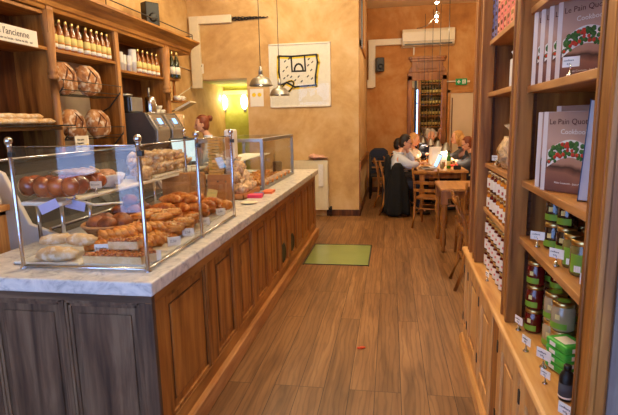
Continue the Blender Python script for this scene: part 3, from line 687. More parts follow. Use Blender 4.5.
rl = MB().sweep([(XF+.15, 2.3, 2.97), (XF+.15, 7.3, 2.97), (XF+.1, 7.4, 2.97), (XF-.05, 7.42, 2.97), (XL+.03, 7.42, 2.97)], .006, 6)
for y in (2.6, 3.8, 5.0, 6.2, 7.3): rl.cyl((XF+.15, y, 2.885), (XF+.15, y, 2.97), .005, n=6)
U(rl, 'gallery_rail', 'dark_metal')
# wire racks
def rack(z, lab):
    o = empty('wire_bread_rack', (XF, 4.8, z), 0, lab, 'rack')
    m = MB()
    for x, zz in ((.06, .09), (.045, .0), (-.05, -.03), (-.15, -.03), (-.25, -.03)): m.cyl((x, -.52, zz), (x, .52, zz), .0045, n=6)
    for y in (-.5, .5): m.sweep([(.06, y, .09), (.05, y, .02), (-.0, y, -.03), (-.3, y, -.03)], .005, 6)
    m.build('wire_basket', 'dark_metal', o)
    m = MB()
    for y in (-.5, .5): m.sweep([(.05, y, .02), (-.1, y, -.14), (-.35, y, -.26)], .008, 6)
    m.build('support_arm', 'dark_metal', o)
rack(2.0, 'upper black wire rack holding two round loaves'); rack(1.55, 'lower black wire rack holding two round loaves')
def mk_boule():
    o = empty('round_loaf')
    MB().blob((0, 0, 0), (.085, .17, .16), 20, 12, amp=.12, freq=7, power=.9).build('crust', 'crust_boule', o)
    for y0, z0, s_ in ((-.05, .03, 1), (.04, .0, 1), (.01, .07, -1)):
        pts = []
        for t in (-1, -.5, 0, .5, 1):
            y, z = y0+.035*t*s_, z0+.055*t; pts.append((.0865*sqrt(max(0, 1-(y/.17)**2-(z/.16)**2))**.9, y, z))
        MB().sweep(pts, [.002, .008, .010, .008, .002], 8, flat=.8).build('score', 'crust_score', o)
    return o
BO = Kind(mk_boule)
for (y, z, lab) in ((4.48, 2.12, 'round floured loaf on the upper wire rack, left one beside the post'), (4.87, 2.125, 'round floured loaf on the upper wire rack, right one'), (4.55, 1.67, 'round floured loaf on the lower wire rack, left one above the notice'), (4.98, 1.675, 'round floured loaf on the lower wire rack, right one')):
    BO.put((-3.16, y, z), random.uniform(-.2, .2), lab, 'bread', 'round loaves in the wire racks', scale=.98, ry=-.15)
# juice bottles
def mk_juice():
    o = empty('juice_bottle')
    MB().lathe([(.036, 0), (.038, .01), (.038, .15), (.03, .19), (.016, .225), (.0145, .26), (.016, .262)], n=14).build('glass', 'juice', o)
    MB().lathe([(.0386, .02), (.0386, .055)], n=14).build('lower_label', 'paper', o)
    lb = MB().lathe([(.0387, .055), (.0387, .14)], n=14).build('front_label', 'label_yellow', o)
    MB().lathe([(.0391, .062), (.0391, .072)], n=14).build('label_stripe', 'label_orange', o)
    MB().lathe([(.017, .255), (.018, .262), (.018, .285), (.015, .288)], n=12).build('cap', 'gold_lid', o)
    return o
JB = Kind(mk_juice)
for i in range(10):
    y = 4.36+i*.098+(.03 if i > 4 else 0)
    JB.put((XF-.045, y, 2.375), 0, f'juice bottle with yellow label above the loaves, {ORD[i]} from the turned post', 'bottle', 'juice bottles above the loaves', scale=1.0)
for i in range(6): JB.put((XF-.15, 4.42+i*.15, 2.375), 0, f'juice bottle in the back row above the loaves, {ORD[i]} from the turned post', 'bottle', 'juice bottles in the back row')
for i in range(5):
    JB.put((XF-.05, 5.96+i*.125, 2.295), 0, f'juice bottle beside the paper cups, {ORD[i]} from the cups', 'bottle', 'juice bottles beside the paper cups', scale=1.05)
def mk_cups():
    o = empty('paper_cup_stack'); m = MB(); pr = [(.032, 0)]
    for k in range(10): pr += [(.038, .1+k*.014), (.041, .102+k*.014), (.041, .108+k*.014), (.038, .11+k*.014)]
    m.lathe(pr, n=16).build('cups', 'paper', o); return o
CS = Kind(mk_cups)
for i, (y, s, x) in enumerate(((5.52, .88, -3.14), (5.63, .8, -3.16), (5.72, .8, -3.14), (5.81, 1.16, -3.14))):
    CS.put((x, y, 2.295), 0, 'stack of white paper cups on the shelf, '+['leftmost beside the post', 'second from the post', 'third from the post', 'tallest next to the juice bottles'][i], 'cups', 'stacks of paper cups', scale=s)
def mk_wb():
    o = empty('wine_bottle')
    MB().lathe([(.036, 0), (.038, .01), (.038, .17), (.03, .21), (.014, .25), (.014, .31), (.016, .31)], n=14).build('glass', 'wine_green', o)
    MB().lathe([(.0385, .04), (.0385, .13)], n=14).build('front_label', 'label_white', o)
    MB().lathe([(.0165, .26), (.0165, .315), (.01, .318)], n=12).build('foil', 'gold_lid', o)
    return o
W2 = Kind(mk_wb)
for i, (x, y) in enumerate(((-3.1, 6.84), (-3.07, 6.93), (-3.1, 7.02))):
    W2.put((x, y, 2.315), 0, 'dark wine bottle with white label on the small end shelf, '+['leftmost', 'middle one', 'rightmost'][i], 'bottle', 'wine bottles on the end shelf', scale=1.15)
# sign and baguettes
sn = empty('hanging_sign', (XF+.05, 3.05, 2.36), 0, "cream sign reading à l'ancienne hung below the top shelf on the left", 'sign')
MB().box(-.006, 0, 0, .97, -.02, .115).build('board', 'label_white', sn, bevel=.002)
text('lettering', "Baguette à l'ancienne", .075, 'paper_ink', sn, frameM((.001, .87, .04), (0, 1, 0), (0, 0, 1)), align='RIGHT')
text('lettering', "pain au levain - farine de blé - sel", .028, 'paper_ink', sn, frameM((.001, .9, .0), (0, 1, 0), (0, 0, 1)), align='RIGHT')
s2 = empty('hanging_sign', (XF+.05, 3.5, 2.72), 0, 'corner of a second cream sign at the top left edge', 'sign')
MB().box(-.006, 0, 0, .45, 0, .12).build('board', 'label_white', s2, bevel=.002)
def mk_bag():
    o = empty('baguette'); m = MB(); n = 14
    m.sweep([(0.01*sin(k*.9), -.42+.84*k/n, .03) for k in range(n+1)], [.006]+[.034+.004*sin(k*2.1) for k in range(1, n)]+[.006], 12, flat=.75); m.build('crust', 'crust_pale', o); return o
BG = Kind(mk_bag)
tag(MB().box(-.16, .2, -.5, .5, 0, .012).build('bread_tray', 'smoked', None, (XF, 3.72, 1.658)), 'dark flat tray under the baguettes on the left shelf', 'tray')
for i, (x, y, z) in enumerate(((.1, 3.62, 0), (.02, 3.68, 0), (-.07, 3.66, 0), (.06, 3.57, .042), (-.02, 3.6, .042))):
    BG.put((XF+x, y, 1.672+z), .03*i-.05, f'pale floury baguette on the left shelf, '+['front of the bottom row', 'middle of the bottom row', 'back of the bottom row', 'front of the upper row', 'back of the upper row'][i], 'baguette', 'baguettes on the left shelf')
nz = empty('price_notice', (XF+.075, 4.36, 1.34), 0, 'cream notice with lines of text pinned below the lower rack', 'notice')
MB().box(-.004, 0, 0, .22, 0, .22).build('paper_sheet', 'label_white', nz)
for k, s in enumerate(('Nos pains', 'Baguette', 'Levain', 'Seigle', 'Noix')): text('lettering', s, .028, 'paper_ink', nz, frameM((.002, .03, .175-k*.035), (0, 1, 0), (0, 0, 1)))
tag(MB().blob((0, 0, 0), (.002, .016, .02)).build('yellow_spot', 'yellow_ink', nz, (.002, .19, .12)))

# ------------------------------------------------------------------ working side: back counter and machines
bc = empty('back_counter', (-3.1, 5.5, 0), 0, 'dark wooden back counter under the bread shelves', 'counter')
MB().box(-.38, .4, -.46, 1.15, 0, .95).build('body', 'dark_wood', bc); MB().box(-.38, .44, -.48, 1.17, .95, .99).build('worktop', 'dark_metal', bc, bevel=.004)
for k in range(3): MB().box(.4, .415, -.42+k*.53, .06+k*.53, .08, .9).build('door', 'dark_wood', bc, bevel=.004)
cm = empty('espresso_machine', (-3.11, 5.95, .99), 0, 'large grey espresso machine with buttons and two lit displays', 'coffee machine')
MB().prism([(-.34, .1), (.2, .1), (.24, .28), (.24, .46), (.33, .5), (.34, .6), (.22, .8), (-.34, .8)], -.42, .42, 'y').build('housing', 'machine_grey', cm, bevel=.015)
for s in (-1, 1): MB().prism([(-.3, .2), (.3, .42), (.345, .5), (.345, .6), (.22, .81), (-.3, .81)], s*.42-.012, s*.42+.012, 'y').build('side_panel', 'machine_grey', cm, bevel=.006)
for y in (-.22, .2):
    P = MB().prism([(.3, .38), (.35, .44), (.36, .6), (.25, .79), (.2, .79), (.2, .38)], y-.17, y+.17, 'y').build('control_panel', 'machine_light', cm, bevel=.015)
    M_ = frameM((.318, y, .69), (0, 1, 0), (-.5, 0, .86))
    bt = MB()
    for r in range(4):
        for c in (-.11, -.08, .08, .11): bt.box(c-.01, c+.01, r*.034-.075, r*.034-.055, 0, .008, M_)
    bt.build('buttons', 'silver_lid', P)
    MB().box(-.045, .045, -.02, .055, 0, .006, M_).build('display', 'screen_lit', P)
    MB().lathe([(.035, .30), (.04, .4), (.035, .45)], c=(.27, y, 0), n=16).cyl((.27, y, .33), (.46, y, .3), .012).build('group_head', 'chrome', cm)
MB().cyl((.3, .0, .5), (.36, .0, .2), .007).cyl((.3, .38, .5), (.38, .38, .2), .007).build('steam_wand', 'chrome', cm)
MB().box(-.3, .36, -.4, .4, 0, .08).build('drip_tray', 'chrome', cm, bevel=.01)
MB().box(-.1, .2, -.41, .4, .8, .81).build('cup_rail', 'chrome', cm)
gr = empty('counter_appliance', (-3.2, 5.72, 1.801), 0, 'dark boxy appliance with metal trim standing on the espresso machine', 'appliance')
MB().box(-.2, .1, -.15, .17, 0, .2).build('housing', 'smoked', gr, bevel=.02); MB().box(.1, .12, -.13, .15, .02, .19).build('metal_front', 'steel', gr, bevel=.01)
MB().lathe([(.1, 0), (.11, .03), (.04, .04)], c=(-.06, .02, .2), n=18).build('lid', 'steel', gr)
pt = empty('metal_jug', (-3.06, 6.03, 1.801), 0, 'shiny steel jug with upright handle on the espresso machine', 'jug')
MB().lathe([(.07, 0), (.075, .02), (.072, .16), (.06, .2), (.03, .215), (.01, .22)], n=20).build('body', 'chrome', pt); MB().cyl((0, -.03, .2), (0, -.03, .32), .014).build('handle', 'steel', pt)
def mk_cup():
    o = empty('coffee_cup'); MB().lathe([(.02, 0), (.03, .008), (.042, .05), (.04, .05), (.028, .012)], n=14).build('bowl', 'white_paint', o)
    MB().sweep([(.04, 0, .04), (.062, 0, .035), (.06, 0, .018), (.034, 0, .015)], .004, 6).build('handle', 'white_paint', o); return o
CU = Kind(mk_cup)
for i, (x, y, z) in enumerate(((-3.04, 6.17, 0), (-3.02, 6.26, 0), (-3.07, 6.33, 0), (-3.03, 6.21, .05), (-3.11, 6.24, 0))):
    CU.put((x, y, 1.801+z), i, 'white coffee cup upturned on the espresso machine beside the jug, '+['nearest the jug', 'second from the jug', 'furthest from the jug', 'topmost', 'rearmost'][i], 'cup', 'cups on the espresso machine')
gl = empty('coffee_grinder', (-2.95, 6.52, .99), 0, 'coffee grinder with clear hopper beyond the espresso machine', 'grinder')
MB().box(-.13, .13, -.12, .12, 0, .5).build('body', 'steel', gl, bevel=.02); MB().lathe([(.05, .5), (.11, .62), (.115, .78), (.1, .8)], n=18).build('hopper', 'cellophane', gl); MB().box(.13, .2, -.04, .04, .2, .3).build('spout', 'chrome', gl, bevel=.006)
sc_ = empty('hanging_paper_cone', (-2.95, 6.9, 1.82), 0, 'pale slanted card tray projecting beside the small end shelf', 'tray')
MB().prism([(-.12, .02), (.12, .14), (.1, .16), (-.14, .05)], -.1, .12, 'y').build('tray_board', 'cream_plastic', sc_)
MB().cyl((-.3, 0, .0), (-.1, 0, .06), .01).build('arm', 'steel', sc_)
for i, (y, z) in enumerate(((6.85, 1.99), (6.97, 1.99))):
    CU.put((-3.05, y, z), 1., 'white cup on the hook rail below the wine bottles, '+('left one' if i == 0 else 'right one'), 'cup', 'cups below the end shelf', scale=1.4)
tag(MB().box(-.12, .1, -.2, .25, 0, .02).build('cup_shelf', 'shelf_pine_y', None, (-3.1, 6.9, 1.968)), 'small wooden ledge holding two white cups below the wine bottles', 'shelf')
tr = empty('till_screen', (-2.36, 5.5, .99), .7, 'black cash register with a pale lit screen tilted towards the cashier', 'till')
MB().box(-.16, .16, -.18, .18, 0, .1).build('base', 'black', tr, bevel=.01)
Mt = Matrix.Translation((0, 0, .1)) @ Matrix.Rotation(-.45, 4, 'X')
MB().box(-.17, .17, -.015, .015, .1, .44, Mt).build('screen_case', 'black', tr, bevel=.008); MB().box(-.15, .15, -.019, -.015, .13, .41, Mt).build('screen', 'screen_pale', tr)
MB().cyl((0, 0, .08), (0, .0, .22), .03).build('stand', 'black', tr)
tb = empty('till_table', (-2.36, 5.5, 0), 0, 'dark cabinet standing under the cash register', 'cabinet')
MB().box(-.14, .22, -.35, .5, 0, .96).build('body', 'dark_wood', tb); MB().box(-.14, .24, -.37, .52, .96, .989).build('worktop', 'dark_metal', tb)
# cabinet with sloping dark glass behind the near end of the counter
rc = empty('chilled_case', (-2.6, 3.95, 0), 0, 'cream sided chilled case with dark sloping glass and chrome rails', 'display case')
prof = [(-.4, 0), (.3, 0), (.3, .86), (.36, .93), (.16, 1.0), (0, 1.35), (-.15, 1.42), (-.4, 1.42)]
MB().prism(prof, -1.03, -.99, 'y').build('end_panel', 'case_white', rc, bevel=.008)
MB().prism(prof, .99, 1.03, 'y').build('end_panel', 'case_white', rc)
MB().box(-.4, .28, -.99, .99, 0, .8).build('body', 'case_white', rc)
MB().prism([(.27, .8), (.34, .9), (.14, .97), (-.02, 1.32), (-.16, 1.39), (-.38, 1.39), (-.38, .8)], -.99, .99, 'y').build('dark_glass', 'smoked', rc)
for x, z in ((.3, .97), (-.1, 1.43)): MB().cyl((x+.03, -1.04, z), (x+.03, 1.04, z), .012).build('chrome_rail', 'chrome', rc)
gk = MB()
for k in range(60): gk.box(.36, .372, -.98+k*.033, -.965+k*.033, .86, .93)
gk.build('grille', 'black', rc)
cr_ = empty('wooden_crate', (-2.68, 2.66, .0), 0, 'orange brown wooden crate stand at the left edge behind the counter', 'crate')
q = MB()
for z in (.25, .52, .80, 1.09): q.box(-.5, .2, -.1, .12, z, z+.03)
q.build('shelf', 'pine', cr_, bevel=.004)
q = MB().box(-.5, -.46, -.1, .12, 0, 1.15).box(.16, .2, -.1, .12, 0, 1.15).box(-.5, .22, -.12, .14, 1.12, 1.16)
q.build('frame', 'pine', cr_, bevel=.004)
wsc = empty('weighing_scale', (-2.7, 2.66, 1.161), .1, 'cream weighing machine with black knobs on the crate stand', 'scale')
MB().prism([(-.25, 0), (.22, 0), (.2, .12), (.02, .27), (-.25, .27)], -.1, .1, 'y').build('housing', 'case_white', wsc, bevel=.015)
q = MB()
for x, z in ((.02, .09), (.08, .08), (-.06, .1)): q.cyl((x, -.112, z), (x, -.1, z), .016)
q.build('knob', 'black', wsc)

# ------------------------------------------------------------------ food on the counter
ZT = .975
def trayobj(x0, x1, y0, y1, lab, mat='white_paint', z=ZT+.001):
    o = MB().box(0, x1-x0, 0, y1-y0, 0, .008).box(0, x1-x0, 0, .006, 0, .016).box(0, x1-x0, y1-y0-.006, y1-y0, 0, .016).build('serving_tray', mat, None, (x0, y0, z), bevel=.002)
    return tag(o, lab, 'tray', 'serving trays on the counter')
trayobj(-1.86, -1.5, 2.09, 2.42, 'white tray holding three ciabatta rolls')
trayobj(-1.47, -1.15, 2.09, 2.37, 'white tray holding nut topped slices')
trayobj(-1.6, -1.16, 2.35, 2.72, 'white tray holding braided turnovers')
trayobj(-1.68, -1.2, 2.73, 3.1, 'white tray holding swirl pastries')
trayobj(-1.7, -1.23, 3.11, 3.62, 'white tray holding croissants')
def mk_ciab():
    o = empty('ciabatta'); MB().blob((0, 0, .035), (.112, .056, .04), 20, 10, amp=.25, freq=9, bottom=-.03, power=.85).build('crust', 'crust_pale', o); return o
CB = Kind(mk_ciab)
CB.put((-1.66, 2.15, ZT+.01), .04, 'long floury ciabatta lying nearest the glass on the left tray', 'bread', 'ciabattas on the left tray', scale=.95)
CB.put((-1.75, 2.28, ZT+.06), .5, 'short floury ciabatta leaning at the left of the tray', 'bread', 'ciabattas on the left tray', scale=.75)
CB.put((-1.60, 2.27, ZT+.06), -.2, 'short floury ciabatta leaning at the right of the tray', 'bread', 'ciabattas on the left tray', scale=.82)
def mk_slice():
    o = empty('nut_slice'); MB().box(-.075, .075, -.03, .03, -.0, .04).build('sponge', 'custard', o, bevel=.004)
    m = MB(); random.seed(4)
    for k in range(46):
        x, y = random.uniform(-.072, .072), random.uniform(-.029, .029)
        m.blob((x, y, .042+random.uniform(0, .006)), (.009, .006, .006), 6, 4, M=Matrix.Rotation(random.uniform(0, 3), 3, 'Z'))
    m.box(-.075, .075, -.03, .03, .0405, .044); m.build('nut_topping', 'nuts', o); return o
NS = Kind(mk_slice)
for i, (x, y, z, r, w) in enumerate(((-1.40, 2.13, 0, .02, 'front left of the tray'), (-1.25, 2.13, 0, -.03, 'front middle of the tray'), (-1.37, 2.21, .0, .1, 'second row left'), (-1.21, 2.225, 0, -.9, 'slanting one beside the corner post'), (-1.36, 2.29, .0, .05, 'rear left of the tray'), (-1.32, 2.22, .052, .03, 'topmost of the pile'))):
    NS.put((x, y, ZT+.01+z), r, 'nut topped slice with pale sponge, '+w, 'pastry', 'nut topped slices', scale=1.05)
def mk_turn():
    o = empty('braided_pastry'); m = MB(); n = 16
    for s in (0, pi):
        m.sweep([(-.1+.2*k/n, .016*cos(k*1.1+s), .028+.013*sin(k*1.1+s)) for k in range(n+1)], [.006]+[.022]*(n-1)+[.006], 8)
    m.build('dough', 'crust_gold', o); return o
TU = Kind(mk_turn)
k = 0
for r in range(4):
    for c in range(2):
        TU.put((-1.54+c*.17+.03*(r % 2), 2.38+r*.08, ZT+.01+(.0)), .35+random.uniform(-.15, .15), f'braided pastry, {["nearest", "second", "third", "last"][r]} row behind nut slices, '+['left', 'right'][c], 'pastry', 'braided pastries'); k += 1
for r in range(3): TU.put((-1.49+.04*r, 2.44+r*.09, ZT+.055), .5, 'golden braided pastry on top of the pile, '+['nearest', 'middle', 'furthest'][r]+' one', 'pastry', 'braided pastries')
def mk_swirl():
    o = empty('swirl_pastry'); m = MB(); n = 44
    m.sweep([((.008+.058*k/n)*cos(k*.42), (.008+.058*k/n)*sin(k*.42), .02+.012*(1-k/n)) for k in range(n+1)], [.006+.007*min(1, k/10) for k in range(n)]+[.004], 7)
    m.lathe([(.05, 0), (.066, .01), (.06, .02), (.01, .024)], n=20); m.build('dough', 'crust_gold', o)
    m = MB(); random.seed(9)
    for k in range(34):
        a, r = random.uniform(0, 6.3), random.uniform(0, .056); m.blob((r*cos(a), r*sin(a), .036), (.010, .0055, .004), 6, 4, M=Matrix.Rotation(a*3, 3, 'Z'))
    m.build('almond_topping', 'crust_almond', o); return o
SW = Kind(mk_swirl)
random.seed(21)
for lay in range(3):
    for r in range(4-lay):
        for c in range(3 if lay < 2 else 2):
            if lay == 0 and r == 0 and c == 0: continue
            SW.put((-1.575+c*.135+.03*lay-.03*(r == 3), 2.6+r*.14+.08*lay, ZT+.012+lay*.045), random.uniform(0, 6), f'almond swirl pastry, {["bottom", "middle", "top"][lay]} layer, {ORD[r]} row beyond the braids, {ORD[c]} from back', 'pastry', 'swirl pastries', scale=random.uniform(1., 1.1), rx=random.uniform(-.12, .12), ry=random.uniform(-.12, .12))
def mk_croi():
    o = empty('croissant'); m = MB(); n = 26; pts = []; rad = []
    for k in range(n+1):
        t = k/n*2-1; a = t*1.15
        pts.append((.085*sin(a), .05*(1-cos(a))*1.3-.02, .03)); env = (1-abs(t)**1.8)**.6 if abs(t) < 1 else .0
        rad.append(max(.004, env*(.03+.005*(1-((k*7/n) % 1)))))
    m.sweep(pts, rad, 10, flat=.95); m.build('dough', 'crust_croissant', o); return o
CR = Kind(mk_croi)
k = 0
for lay in range(3):
    for r in range(4-lay):
        for c in range(3-(lay > 1)):
            CR.put((-1.61+c*.125+.03*lay, 3.13+r*.13+.06*lay, ZT+.01+lay*.05), 2.9+random.uniform(-.35, .35), f'croissant, {["bottom", "middle", "top"][lay]} layer, {ORD[r]} row from the swirls, {ORD[c]} from the back', 'croissant', 'pile of croissants', scale=1.18)
def mk_muf():
    o = empty('brown_bun'); MB().blob((0, 0, .035), (.05, .05, .042), 16, 10, amp=.2, freq=8, bottom=-.03).build('crust', 'crust_muffin', o); return o
MU = Kind(mk_muf); k = 0
for lay, pts in enumerate((((-1.86, 2.95), (-1.76, 2.95), (-1.66, 2.97), (-1.86, 3.07), (-1.75, 3.08), (-1.65, 3.09), (-1.83, 3.18), (-1.72, 3.19)), ((-1.81, 3.0), (-1.71, 3.02), (-1.8, 3.11), (-1.7, 3.13)), ((-1.76, 3.06),))):
    for j, (x, y) in enumerate(pts): MU.put((x, y, ZT+.005+lay*.065), j, f'dark bun piled behind the swirls, {["bottom", "middle", "top"][lay]} layer, {ORD[j]} from left front', 'bun', 'pile of brown buns')
def mk_roll():
    o = empty('golden_roll'); MB().blob((0, 0, .035), (.055, .055, .042), 18, 10, amp=.1, freq=5, bottom=-.03).build('crust', 'crust_gold', o); return o
RO = Kind(mk_roll)
for i, (x, y) in enumerate(((-1.45, 3.72), (-1.36, 3.7), (-1.275, 3.64), (-1.53, 3.76))): RO.put((x, y, ZT+.002+.0), i, 'round golden roll beyond the croissants, '+['second from the glass', 'next to it towards the glass', 'nearest the glass', 'furthest from the glass'][i], 'roll', 'round golden rolls', scale=1.05)
bk = empty('bread_basket', (-1.64, 2.62, ZT+.001), 0, 'round woven basket of brown rolls with a pale rim', 'basket')
bm_ = MB()
for k in range(8): bm_.lathe([(.09+.0085*k, .002+.012*k), (.099+.0085*k, .008+.012*k), (.0945+.0085*k, .014+.012*k)], n=26)
bm_.build('woven_wall', 'straw', bk); MB().sweep([(.158*cos(t), .158*sin(t), .104) for t in [2*pi*k/28 for k in range(29)]], .008, 8).build('rim', 'kraft', bk)
for i in range(5):
    a = i*2*pi/5; MU.put((-1.64+.075*cos(a), 2.62+.075*sin(a), ZT+.05+.015), a, f'dark brown bun inside the round basket, {["at its right", "at its rear right", "at its rear left", "at its left", "nearest the glass"][i]}', 'bun', 'buns in the round basket', scale=1.2)
# on the raised shelf
ZS = .975+.251
def mk_bri():
    o = empty('brioche_loaf'); m = MB()
    for k in range(4):
        for s in (-1, 1): m.blob((-.125+k*.083, s*.03, .075), (.062, .045, .055), 14, 9, M=Matrix.Rotation(s*.5, 3, 'Z'))
    m.box(-.15, .155, -.055, .055, 0, .075); m.build('crust', 'crust_brioche', o, sub=1); return o
BR = Kind(mk_bri)
BR.put((-1.97, 2.585, ZS), 0, 'glossy dark brown plaited brioche loaf at the left end of the raised shelf', 'brioche', scale=1.12)
BR.put((-1.98, 2.85, ZS), 1.2, 'glossy plaited brioche behind the first one, partly wrapped in white cloth', 'brioche', scale=.95)
wc = MB(); wc.lathe([(.05, 0), (.1, .02), (.14, .09), (.13, .095), (.09, .03)], n=22)
for v in wc.bm.verts: v.co += Vector((noise.noise(v.co*22), noise.noise(v.co*25+Vector((3, 0, 0))), noise.noise(v.co*20)*.6))*.016
tag(wc.build('cloth_lined_basket', 'white_cloth', None, (-1.97, 3.12, ZS)), 'white cloth lined basket holding a seeded loaf on the raised shelf', 'basket')
tag(MB().blob((0, 0, .06), (.07, .12, .05), 18, 10, amp=.15, freq=6, power=.85).build('seeded_loaf', 'seeds', None, (-1.965, 3.13, ZS+.02), (0, 0, .3)), 'pink brown seeded loaf in the white cloth basket', 'bread')
def mk_stick():
    o = empty('breadstick'); m = MB(); m.sweep([(0, -.2+.4*k/8, .012) for k in range(9)], [.004]+[.012]*7+[.004], 8); m.build('crust', 'crust_pale', o); return o
BS = Kind(mk_stick)
for i in range(5): BS.put((-2.07+.03*i, 2.9+.02*i, ZS+.115+.004*i), 1.2-.12*i, f'thin pale breadstick lying across the brioches, {ORD[i]} from the left', 'breadstick', 'breadsticks on the brioches')
tag(MB().box(-.13, .13, -.25, .35, 0, .02).build('white_bread_tray', 'white_paint', None, (-1.99, 3.9, ZS), bevel=.004), 'white tray of twisted breads on the raised shelf', 'tray')
def mk_knot():
    o = empty('twisted_bread'); m = MB(); n = 30
    m.sweep([(.022*cos(k*.85), -.1+.2*k/n, .03+.014*sin(k*.85)) for k in range(n+1)], [.006]+[.02+.004*sin(k*1.9) for k in range(1, n)]+[.006], 8); m.build('dough', 'crust_pale', o); return o
KN = Kind(mk_knot); random.seed(5)
for lay in range(4):
    for r in range(4 if lay < 3 else 3):
        for c in range(2):
            KN.put((-2.04+c*.1, 3.72+r*.19+(.04 if lay % 2 else 0), ZS+.02+lay*.042), pi/2*(lay % 2)+random.uniform(-.3, .3), f'knobbly twisted bread stick, {["bottom", "second", "third", "top"][lay]} layer, {ORD[r]} from the near end, {["rear", "front"][c]}', 'bread', 'twisted breads on the raised shelf')
def cello(nm, loc, r, lab, seed=0, mat='cellophane', n=16):
    m = MB(); m.blob((0, 0, r[2]), r, n, 10, amp=.55, freq=14, seed=seed, power=.8); m.sweep([(0, 0, r[2]*1.85), (.005, 0, r[2]*2.1), (0, .01, r[2]*2.5)], [r[0]*.25, r[0]*.15, r[0]*.5], 10)
    return tag(m.build(nm, mat, None, loc), lab, 'bag')
cello('clear_bread_bag', (-1.9, 3.55, ZS), (.05, .09, .055), 'crinkled clear bag of pale biscuits in front of the twisted breads', 2)
# labels
def mk_label():
    o = empty('price_label'); MB().prism([(-.012, 0), (.02, 0), (-.0, .045), (-.004, .045)], -.035, .035, 'y').build('card', 'paper', o)
    text('lettering', '2,50', .02, 'paper_ink', o, frameM((.0125, -.022, .018), (0, 1, 0), (-.4, 0, .9))); return o
LB = Kind(mk_label)
for i, (x, y, w) in enumerate(((-1.16, 2.2, 'in front of the slanting nut slice'), (-1.19, 2.5, 'in front of the braided pastries'), (-1.2, 2.72, 'between braided and swirl pastries'), (-1.225, 3.05, 'in front of the swirl pastries'), (-1.235, 3.4, 'in front of the croissants'))):
    LB.put((x, y, ZT+.012), -1.1, 'small white price card '+w, 'label', 'price cards on the counter')
def mk_card():
    o = empty('bread_label'); MB().box(-.055, .055, -.002, .002, 0, .06).build('card', 'blue_card', o); return o
for x, y, z, r, w in ((.06, -1.205, .2, -.4, 'card with painted bluish reflection, hung tilted'), (.137, -1.1, .19, .25, 'card with painted bluish reflection on the shelf corner')):
    tag(MB().box(-.06, .06, -.002, .002, 0, .055).build('hanging_card', 'blue_card', us, (x, y, z), (0, r, .1)), w)
def mk_stand():
    o = empty('label_stand'); MB().box(-.035, .035, -.0015, .0015, .03, .075).build('card', 'paper', o); MB().cyl((0, 0, 0), (0, 0, .035), .006).lathe([(.016, 0), (.016, .004), (.004, .006)], n=12).build('clip_stand', 'chrome', o)
    text('lettering', 'Brioche', .017, 'paper_ink', o, frameM((-.03, -.0018, .048), (1, 0, 0), (0, 0, 1))); return o
LS = Kind(mk_stand)
for i, (x, y, w) in enumerate(((-1.86, 2.62, 'beside the brioche'), (-1.87, 2.86, 'before the wrapped brioche'), (-1.87, 3.08, 'before the seeded loaf'), (-1.44, 2.2, 'beside the ciabattas'))):
    LS.put((x, y, ZS if i < 3 else ZT+.012), .3, 'small white card on a chrome clip '+w, 'label', 'cards on chrome clips')

# beyond the glass guard: bags, boards, wafers
def mk_kb():
    o = empty('paper_bag'); m = MB()
    m.prism([(-.075, 0), (.075, 0), (.08, .2), (.07, .24), (-.07, .25), (-.08, .2)], -.045, .045, 'y'); m.build('bag_body', 'kraft', o, bevel=.004)
    MB().sweep([(-.03, -.04, .24), (-.03, -.04, .3), (.03, -.04, .3), (.03, -.04, .24)], .004, 6).build('handle', 'kraft', o); return o
KB = Kind(mk_kb)
for i, (x, y) in enumerate(((-1.98, 4.2), (-1.85, 4.15), (-1.74, 4.2))): KB.put((x, y, ZT), .1*i, 'brown kraft paper bag standing behind the croissants, '+['left one', 'middle one', 'right one'][i], 'bag', 'kraft bags behind the croissants')
tag(MB().box(-.12, .12, -.008, .008, 0, .23).build('kraft_board', 'board', None, (-1.48, 4.1, ZT), (-.15, 0, .1), bevel=.004), 'upright brown cardboard panel with two dark holes', 'board')
tag(MB().cyl((-.03, -.0, .0), (-.03, .004, .0), .009).cyl((.04, .0, .0), (.04, .004, .0), .009).build('round_hole_marks', 'dark_wood', None, (-1.47, 4.1, ZT+.17)), 'two dark round dots near the top of the cardboard panel', 'holes')
tag(MB().box(-.045, .045, -.002, .002, 0, .11).build('green_card', 'label_yellow', None, (-1.53, 3.97, ZT+.01), (-.3, .15, -.1)), 'pale yellow green card leaning on the cardboard panel', 'card')
wt = empty('wafer_tower', (-1.62, 4.4, ZT+.2), 0, 'tall stack of golden wafers on a small board', 'wafers')
MB().box(-.2, .19, -.12, .12, -.03, -.01).build('shelf_board', 'glaze_cream', wt)
MB().box(-.18, -.165, -.1, .1, -.2, -.03).box(.165, .18, -.1, .1, -.2, -.03).build('shelf_leg', 'steel', wt)
for k in range(13): MB().box(-.06+.004*(k % 3), .06+.004*(k % 2), -.05, .05, .0+k*.027, .022+k*.027).build('wafer', 'wafer', wt, bevel=.004)
MB().box(-.07, .07, -.06, .06, -.01, .0).build('wafer_plate', 'white_paint', wt)
wb = empty('white_dispenser', (-1.5, 4.5, ZT), 0, 'white rounded box with a brown shelf at the end of the glass guard', 'dispenser')
MB().box(-.045, .055, -.06, .06, .33, .62).build('housing', 'white_paint', wb, bevel=.02); MB().box(-.03, .04, -.07, -.06, .36, .55).build('brown_front', 'board', wb, bevel=.004)
MB().box(-.04, .05, -.05, .05, 0, .33).build('stand', 'steel', wb)
tag(MB().box(-.12, .12, -.28, .28, 0, .012).box(-.12, -.108, -.28, .28, 0, .06).box(.108, .12, -.28, .28, 0, .05).box(-.12, .12, -.28, -.268, 0, .05).box(-.12, .12, .268, .28, 0, .05).build('wooden_tray', 'board', None, (-1.4, 4.42, ZT+.001), (0, 0, .0), bevel=.003), 'shallow wooden tray of wrapped biscuits at the end of the guard', 'tray')
random.seed(31)
